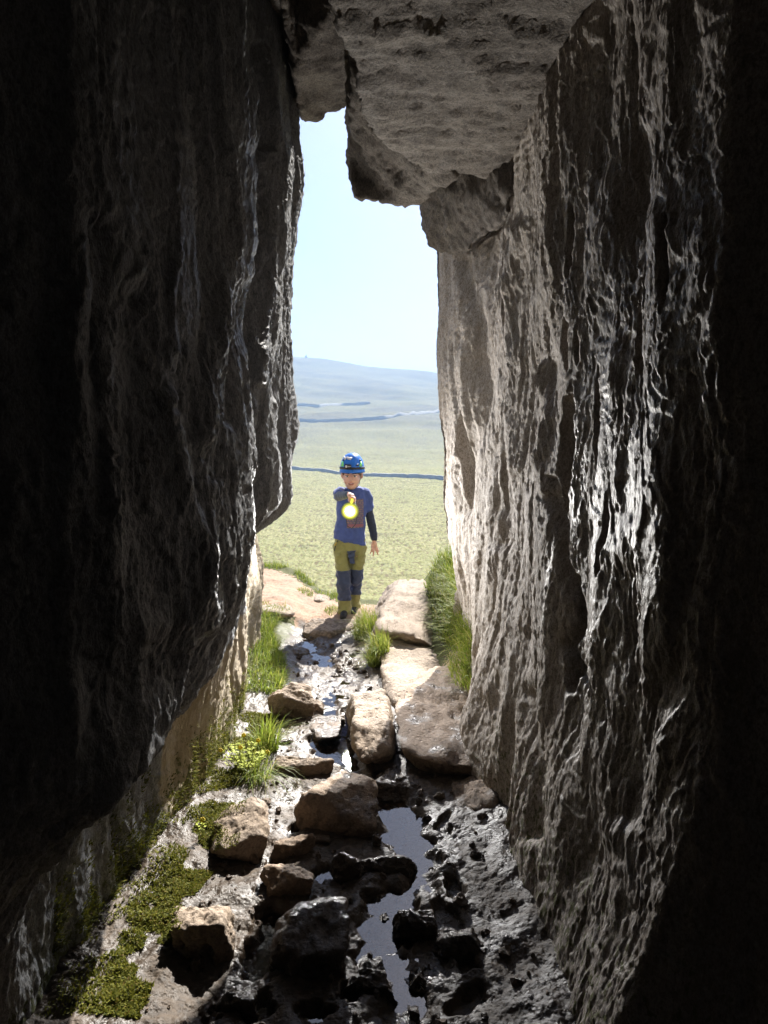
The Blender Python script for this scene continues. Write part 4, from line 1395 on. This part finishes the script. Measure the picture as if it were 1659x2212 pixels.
hel.faces.new(rows[-1])
helmet = bm_done('helmet', hel, M['helmet'], person)
sol = helmet.modifiers.new('shell', 'SOLIDIFY')
sol.thickness = 0.006
sol.offset = -1


def on_helmet(cx, cz, out=0.0):
    """point on the front of the shell at height cz above the rim"""
    ph = math.asin(min(0.999, (cz / 0.145)) ** (1 / 0.95)) if cz > 0 else 0
    rr = math.cos(ph) ** 0.82
    sx = min(0.98, max(-0.98, cx / (0.0955 * rr + 1e-6)))
    y = -0.1165 * rr * math.sqrt(1 - sx * sx)
    return Vector((HC.x + cx * (1 + out * 8), HC.y + y - out, HC.z + cz + out * 0.5))


def patch(name, pts, mat, parent, out=0.0012):
    """thin plate lying on the shell"""
    bm = bmesh.new()
    c = (sum(p[0] for p in pts) / len(pts), sum(p[1] for p in pts) / len(pts))
    A0 = [bm.verts.new(on_helmet(p[0], p[1], out + 0.0016)) for p in pts]
    m0 = bm.verts.new(on_helmet(c[0], c[1], out + 0.0026))
    B0 = [bm.verts.new(on_helmet(p[0], p[1], out - 0.004)) for p in pts]
    n = len(pts)
    for i in range(n):
        bm.faces.new((A0[i], A0[(i + 1) % n], m0))
        bm.faces.new((B0[i], B0[(i + 1) % n], A0[(i + 1) % n], A0[i]))
    return bm_done(name, bm, mat, parent)


hx = lambda c: (c - 828) * K
hz_ = lambda c: (440 - c) * K
for sx in (-1, 1):
    x0 = -0.083 if sx < 0 else 0.056
    patch('green_inset', [(x0, 0.040), (x0 + 0.022, 0.040), (x0 + 0.019, 0.078), (x0 + 0.008 + (0.004 if sx > 0 else -0.001), 0.078)], M['green'], helmet)
    patch('vent', [(sx * 0.040 - 0.012, 0.046), (sx * 0.040 + 0.012, 0.046), (sx * 0.052, 0.066)], M['black'], helmet)
    patch('vent', [(sx * 0.066 - 0.005, 0.082), (sx * 0.066 + 0.005, 0.080), (sx * 0.060, 0.100)], M['black'], helmet)
blob = lambda cx, cz, rx, rz, sd: [(cx + rx * (0.75 + 0.3 * math.sin(3 * a + sd)) * math.cos(a), cz + rz * (0.75 + 0.3 * math.cos(2 * a + sd)) * math.sin(a)) for a in [2 * math.pi * i / 14 for i in range(14)]]
patch('sticker', blob(hx(800), hz_(297), 0.027, 0.019, 0.4), M['sticker'], helmet)
patch('sticker', blob(hx(752), hz_(295), 0.013, 0.019, 1.4), M['sticker'], helmet)
bm = bmesh.new()                                        # head-torch strap round the shell
pts = []
for j in range(57):
    a = 2 * math.pi * j / 56
    pts.append((HC.x + 0.0975 * math.cos(a), HC.y + 0.1180 * math.sin(a), HC.z + 0.030 + 0.003 * math.sin(a)))
for k in range(56):
    p, q = Vector(pts[k]), Vector(pts[k + 1])
    up = Vector((0, 0, 0.0085))
    o_ = (p - HC); o_.z = 0
    n_ = o_.normalized() * 0.0025
    o2 = (q - HC); o2.z = 0
    n2_ = o2.normalized() * 0.0025
    f = [bm.verts.new(x) for x in (p - up + n_, q - up + n2_, q + up + n2_, p + up + n_)]
    bm.faces.new(f)
    g = [bm.verts.new(x) for x in (p - up - n_, q - up - n2_, q + up - n2_, p + up - n_)]
    bm.faces.new(g[::-1])
    bm.faces.new((f[3], f[2], g[2], g[3]))
    bm.faces.new((f[0], g[0], g[1], f[1]))
bm_done('headlamp_strap', bm, M['black'], helmet)
hl = Vector(Q(790, 382, 0))
hl.y = HC.y - 0.128
bm = bmesh.new()
bm_box(bm, hl, (0.053, 0.028, 0.036))
bmesh.ops.bevel(bm, geom=bm.edges[:], offset=0.006, segments=3, affect='EDGES')
lamp = bm_done('headlamp', bm, M['black'], helmet)
for dx, r in ((-0.012, 0.0105), (0.008, 0.0048), (0.018, 0.0035)):
    bm = bmesh.new()
    bm_ell(bm, hl + Vector((dx, -0.0135, 0.002)), (r, 0.003, r), 2)
    bm_done('lamp_lens', bm, M['sticker'], helmet)
bm = bmesh.new()
bm_tube(bm, [Q(922, 455, hy + 0.0), Q(916, 520, hy - 0.01), Q(902, 580, hy - 0.02), Q(880, 606, hy - 0.03), Q(850, 622, hy - 0.035)], 0.0022, 6)
bm_done('chin_strap', bm, M['black'], helmet)

# --- clothes
def wrinkle(me, amp, f, seed, zs=0.5):
    v, n = me_arrays(me)
    w_ = fbm(v[:, 0] * f + seed, v[:, 1] * f, v[:, 2] * f * zs, 3)
    r_ = ridged(v[:, 0] * f * 0.8 + v[:, 2] * f * 0.5, v[:, 1] * f * 0.8 + seed, v[:, 2] * f * 0.9 - v[:, 0] * f * 0.4, 2)
    set_co(me, v + n * (amp * w_ + amp * 0.8 * (r_ - 0.8))[:, None])
    return me


def hem(z, c, tilt):
    return z


bm = bmesh.new()
tor = [(796, 1205, 0.004, 176, 128), (796, 1160, 0.004, 172, 122), (800, 1080, 0.006, 166, 114), (808, 980, 0.008, 160, 112), (816, 880, 0.010, 162, 114), (826, 790, 0.012, 168, 112), (830, 720, 0.016, 166, 104), (832, 670, 0.018, 150, 92), (832, 640, 0.020, 120, 78), (832, 615, 0.022, 84, 66)]
rings = []
for s in tor:
    rings.append(ring(s))
L0 = len(bm.verts)
bm_loft(bm, rings, 28, 2.4)
bm.verts.ensure_lookup_table()
for vv in bm.verts:                                       # hem hangs lower on his left
    if vv.co.z < Z_(1150):
        vv.co.z -= (vv.co.x - X_(640)) * 0.22 - 0.02
bm_chain(bm, [(Q(960, 690, 0.025), 0.046), (Q(992, 760, 0.034), 0.045), (Q(1003, 836, 0.038), 0.046)])
bm_chain(bm, [(tuple(SH_R + Vector((0.02, 0.005, 0.0))), 0.047), (tuple(SH_R.lerp(EL_R, 0.45)), 0.046), (tuple(SH_R.lerp(EL_R, 0.85)), 0.044)])
me = wrinkle(fuse('t_shirt', bm, 0.0055, 3), 0.010, 10, 2.0, 0.7)
m = Mat('printed_blue_cotton')
sx = m.n('ShaderNodeSeparateXYZ')
m.l(m.co, sx.inputs[0])
colr = m.mix(m.noise(30, 3), (0.045, 0.075, 0.27), (0.065, 0.105, 0.34))
px0, px1, pz0, pz1 = X_(770), X_(950), Z_(1050), Z_(735)


def band(v, a, b, e=0.002):
    return m.math('MULTIPLY', m.rng(v, a - e, a + e), m.rng(v, b + e, b - e))


tower = m.math('MULTIPLY', band(sx.outputs[0], px0, px1), band(sx.outputs[2], pz0, pz1))
slope = m.math('SUBTRACT', sx.outputs[2], m.math('MULTIPLY', sx.outputs[0], 0.0))
step = m.math('MAXIMUM', m.rng(sx.outputs[2], Z_(900), Z_(905)), 0.0)
tower = m.math('MULTIPLY', tower, m.math('MAXIMUM', m.rng(sx.outputs[0], X_(868), X_(872)), m.rng(sx.outputs[2], Z_(940), Z_(945))))
br = m.n('ShaderNodeTexBrick')
cb = m.n('ShaderNodeCombineXYZ')
m.l(sx.outputs[0], cb.inputs[0])
m.l(sx.outputs[2], cb.inputs[1])
m.l(cb.outputs[0], br.inputs['Vector'])
br.inputs['Scale'].default_value = 1
br.inputs['Brick Width'].default_value = 0.026
br.inputs['Row Height'].default_value = 0.017
br.inputs['Mortar Size'].default_value = 0.0022
br.inputs['Color1'].default_value = (0.34, 0.15, 0.07, 1)
br.inputs['Color2'].default_value = (0.28, 0.22, 0.13, 1)
br.inputs['Mortar'].default_value = (0.05, 0.06, 0.12, 1)
pc = m.mix(m.rng(m.noise(90, 2), 0.45, 0.6), br.outputs['Color'], (0.16, 0.10, 0.12))
pc = m.mix(band(sx.outputs[2], Z_(1035), Z_(1005)), pc, (0.34, 0.10, 0.08))
front = m.rng(sx.outputs[1], -0.01, -0.03)
colr = m.mix(m.math('MULTIPLY', m.math('MULTIPLY', tower, front), 0.75), colr, pc)
m.set(colr, 0.85, m.bump(m.noise(280, 3), 0.3, 0.003))
m.b.inputs['Sheen Weight'].default_value = 0.2
shirt = obj('t_shirt', me, m.m, person)
bm = bmesh.new()                                          # collar
bm_tube(bm, [(X_(832) + 0.060 * math.cos(a), 0.020 + 0.050 * math.sin(a) - 0.004, Z_(628) + 0.010 * math.sin(a)) for a in np.linspace(0, 2 * math.pi, 25)], 0.0065, 6)
bm_done('collar', bm, M['navy'], shirt)
# long under-sleeves
bm = bmesh.new()
bm_chain(bm, [(Q(1000, 800, 0.036), 0.030), (Q(1004, 840, 0.038), 0.034), (EL_L, 0.036), (Q(1040, 1050, 0.03), 0.033), (Q(1063, 1175, 0.012), 0.029)])
me = wrinkle(fuse('sleeve', bm, 0.0055, 3), 0.004, 18, 1.0)
obj('sleeve', me, M['navy'], person)
M['navy_lit'] = plain('navy_lit_cloth', (0.06, 0.085, 0.13), 0.85, 0.2, 50, 0.35, bscale=300, sheen=0.3)  # right under-sleeve's navy lightened: the light on it put into the colour
bm = bmesh.new()
bm_chain(bm, [(tuple(SH_R.lerp(EL_R, 0.6)), 0.037), (tuple(EL_R), 0.037), (tuple(EL_R.lerp(WR_R, 0.5)), 0.033), (tuple(EL_R.lerp(WR_R, 0.86)), 0.030)])
me = wrinkle(fuse('sleeve', bm, 0.0055, 3), 0.004, 18, 5.0)
obj('sleeve', me, M['navy_lit'], person)

# trousers
bm = bmesh.new()
for leg in (LEG_R, LEG_L):
    bm_loft(bm, [ring(s, 0.001) for s in leg])
bm_loft(bm, [ring(s) for s in [(800, 1330, 0.012, 100, 90), (800, 1290, 0.012, 165, 108), (798, 1230, 0.01, 172, 116), (796, 1150, 0.008, 166, 108)]], 28, 2.4)
me = wrinkle(fuse('trousers', bm, 0.0055, 3), 0.009, 12, 7.0, 1.7)
tr_ = obj('trousers', me, M['olive'], person)
for leg, top, bot, sd in ((LEG_R, 1522, 1862, 1.0), (LEG_L, 1522, 1828, 4.0)):
    st = np.array([ring(s, 0.006) for s in leg])
    zz = np.linspace(Z_(bot), Z_(top), 9)
    o_ = np.argsort(st[:, 2])
    rr = [tuple([np.interp(z, st[o_, 2], st[o_, k]) if k != 2 else z for k in range(5)]) for z in zz]
    bm = bmesh.new()
    bm_loft(bm, rr, 24)
    me = wrinkle(fuse('knee_patch', bm, 0.0055, 3), 0.009, 12, 7.0, 1.7)
    obj('knee_patch', me, M['slate'], tr_)
bm = bmesh.new()
bm_prism(bm, [Q(762, 1300, -0.062), Q(862, 1292, -0.074), Q(856, 1446, -0.050), Q(796, 1450, -0.062), Q(788, 1380, -0.072)], [Q(772, 1308, 0.02), Q(856, 1300, 0.02), Q(850, 1440, 0.03), Q(800, 1444, 0.02), Q(792, 1380, 0.02)])
obj('inner_panel', wrinkle(fuse('inner_panel', bm, 0.006, 2), 0.009, 12, 7.0, 1.7), M['slate'], tr_)
bm = bmesh.new()
bm_tube(bm, [Q(672, 1182, -0.075), Q(645, 1235, -0.062), Q(632, 1300, -0.05)], 0.0035, 6)
bm_done('pocket_zip', bm, M['black'], tr_)
bm = bmesh.new()
bm_box(bm, Q(648, 1222, -0.071), (0.010, 0.004, 0.030), Matrix.Rotation(0.4, 3, 'Y'))
bm_done('zip_tag', bm, M['tan_print'], tr_)
bm = bmesh.new()
bm_tube(bm, [Q(668, 1880, -0.03), Q(676, 1950, -0.036), Q(690, 2000, -0.042)], 0.003, 6)
bm_done('ankle_zip', bm, M['black'], tr_)
for s, zb in ((LEG_R[0], 2014), (LEG_L[0], 2010)):
    bm = bmesh.new()
    x, y = X_(s[0]), s[2]
    bm_cone(bm, (x, y + 0.03, Z_(1985)), 0.036, (x, y, Z_(1975)), 0.034)
    bm_cone(bm, (x, y, Z_(1995)), 0.034, (x - 0.006, y - 0.10, Z_(2008)), 0.026)
    bm_cone(bm, (x, y + 0.035, Z_(2012)), 0.028, (x - 0.006, y - 0.11, Z_(2015)), 0.026)
    me = fuse('boot', bm, 0.006, 3)
    v, n = me_arrays(me)
    v[:, 2] = np.maximum(v[:, 2], Z_(2034) + 0.001)
    set_co(me, v)
    obj('boot', me, M['rubber'], person)

# ------------------------------------------------------------ the torch in the child's hand
torch = bpy.data.objects.new('torch', None)
COL.objects.link(torch)
torch.location = Vector(base) + TC
thing(torch, 'lit yellow hand torch shining straight at the viewer from the child\'s right hand', 'torch')
off = -TC


def lathe_y(bm, prof, n=28, c=(0, 0, 0)):
    rows = [[bm.verts.new((c[0] + r * math.cos(2 * math.pi * k / n), c[1] + y, c[2] + r * math.sin(2 * math.pi * k / n))) for k in range(n)] for y, r in prof]
    for A_, B_ in zip(rows[:-1], rows[1:]):
        for k in range(n):
            bm.faces.new((A_[k], A_[(k + 1) % n], B_[(k + 1) % n], B_[k]))
    bm.faces.new(rows[0])
    bm.faces.new(rows[-1][::-1])


m = Mat('torch_yellow_housing')
m.set((0.55, 0.55, 0.02), 0.35)
m.b.inputs['Emission Color'].default_value = (0.95, 0.90, 0.10, 1)
m.b.inputs['Emission Strength'].default_value = 0.16  # faint emission puts lamplight into the housing and handle colour
M['torch'] = m.m
m = Mat('torch_lamp')
m.set((1, 1, 0.9), 0.2)
m.b.inputs['Emission Color'].default_value = (1.0, 0.97, 0.82, 1)
m.b.inputs['Emission Strength'].default_value = 9.0
M['lens'] = m.m
bm = bmesh.new()
lathe_y(bm, [(0.010, 0.046), (0.014, 0.045), (0.040, 0.038), (0.075, 0.026), (0.15, 0.024), (0.155, 0.018)])
bm_done('housing', bm, M['torch'], torch)
m = Mat('torch_glare_rim')                                    # flared rim standing in for the lamp's glare, its glow painted fading outwards
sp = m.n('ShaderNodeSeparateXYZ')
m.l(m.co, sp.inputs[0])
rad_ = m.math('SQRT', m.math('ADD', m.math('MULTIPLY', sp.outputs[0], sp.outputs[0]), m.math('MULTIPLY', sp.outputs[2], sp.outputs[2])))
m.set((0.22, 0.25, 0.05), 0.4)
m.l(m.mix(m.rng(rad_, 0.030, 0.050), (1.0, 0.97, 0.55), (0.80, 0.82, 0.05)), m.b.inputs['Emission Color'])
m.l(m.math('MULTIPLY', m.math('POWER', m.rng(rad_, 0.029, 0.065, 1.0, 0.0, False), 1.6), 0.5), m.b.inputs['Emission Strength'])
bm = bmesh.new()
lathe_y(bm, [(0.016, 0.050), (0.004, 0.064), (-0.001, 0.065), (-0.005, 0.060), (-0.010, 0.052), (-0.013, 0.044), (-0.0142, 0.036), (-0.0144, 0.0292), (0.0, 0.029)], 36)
bm_done('glare_rim', bm, m.m, torch)
bm = bmesh.new()
lathe_y(bm, [(-0.0145, 0.029), (-0.0165, 0.024), (-0.0175, 0.006)])
bm_done('lens', bm, M['lens'], torch)
gl_ = GR - TC
bm = bmesh.new()                                          # carrying handle that the fingers close on
bm_tube(bm, [(0.004, 0.012, 0.038), gl_ + Vector((0, -0.040, -0.010)), gl_ + Vector((0, -0.030, 0)), gl_, gl_ + Vector((0, 0.036, 0)), gl_ + Vector((0, 0.050, -0.012)), (0.004, 0.105, 0.022)], 0.0095, 10)
bm_done('handle', bm, M['torch'], torch)
bm = bmesh.new()                                          # wrist loop hanging under the lamp
lp = [gl_ + Vector((0.018, 0.045, -0.01)), Vector((0.045, 0.035, 0.01)), Vector((0.050, 0.02, -0.05)), Vector((0.038, 0.015, -0.10)), Vector((0.012, 0.012, -0.128)), Vector((-0.020, 0.012, -0.112)), Vector((-0.028, 0.015, -0.07)), Vector((-0.012, 0.03, -0.03))]
bm_tube(bm, lp, 0.0032, 6)
bm_done('wrist_loop', bm, M['black'], torch)
# the lamp's own light
ld = bpy.data.lights.new('torch_light', 'SPOT')
ld.energy = 66
ld.spot_size = R(118)
ld.spot_blend = 1.0
ld.shadow_soft_size = 0.05
ld.color = (1.0, 0.975, 0.94)
lo = bpy.data.objects.new('torch_light', ld)
COL.objects.link(lo)
lo.parent = torch
lo.location = (0, -0.055, 0)
lo.rotation_euler = (math.pi / 2 + 0.06, 0, math.pi)
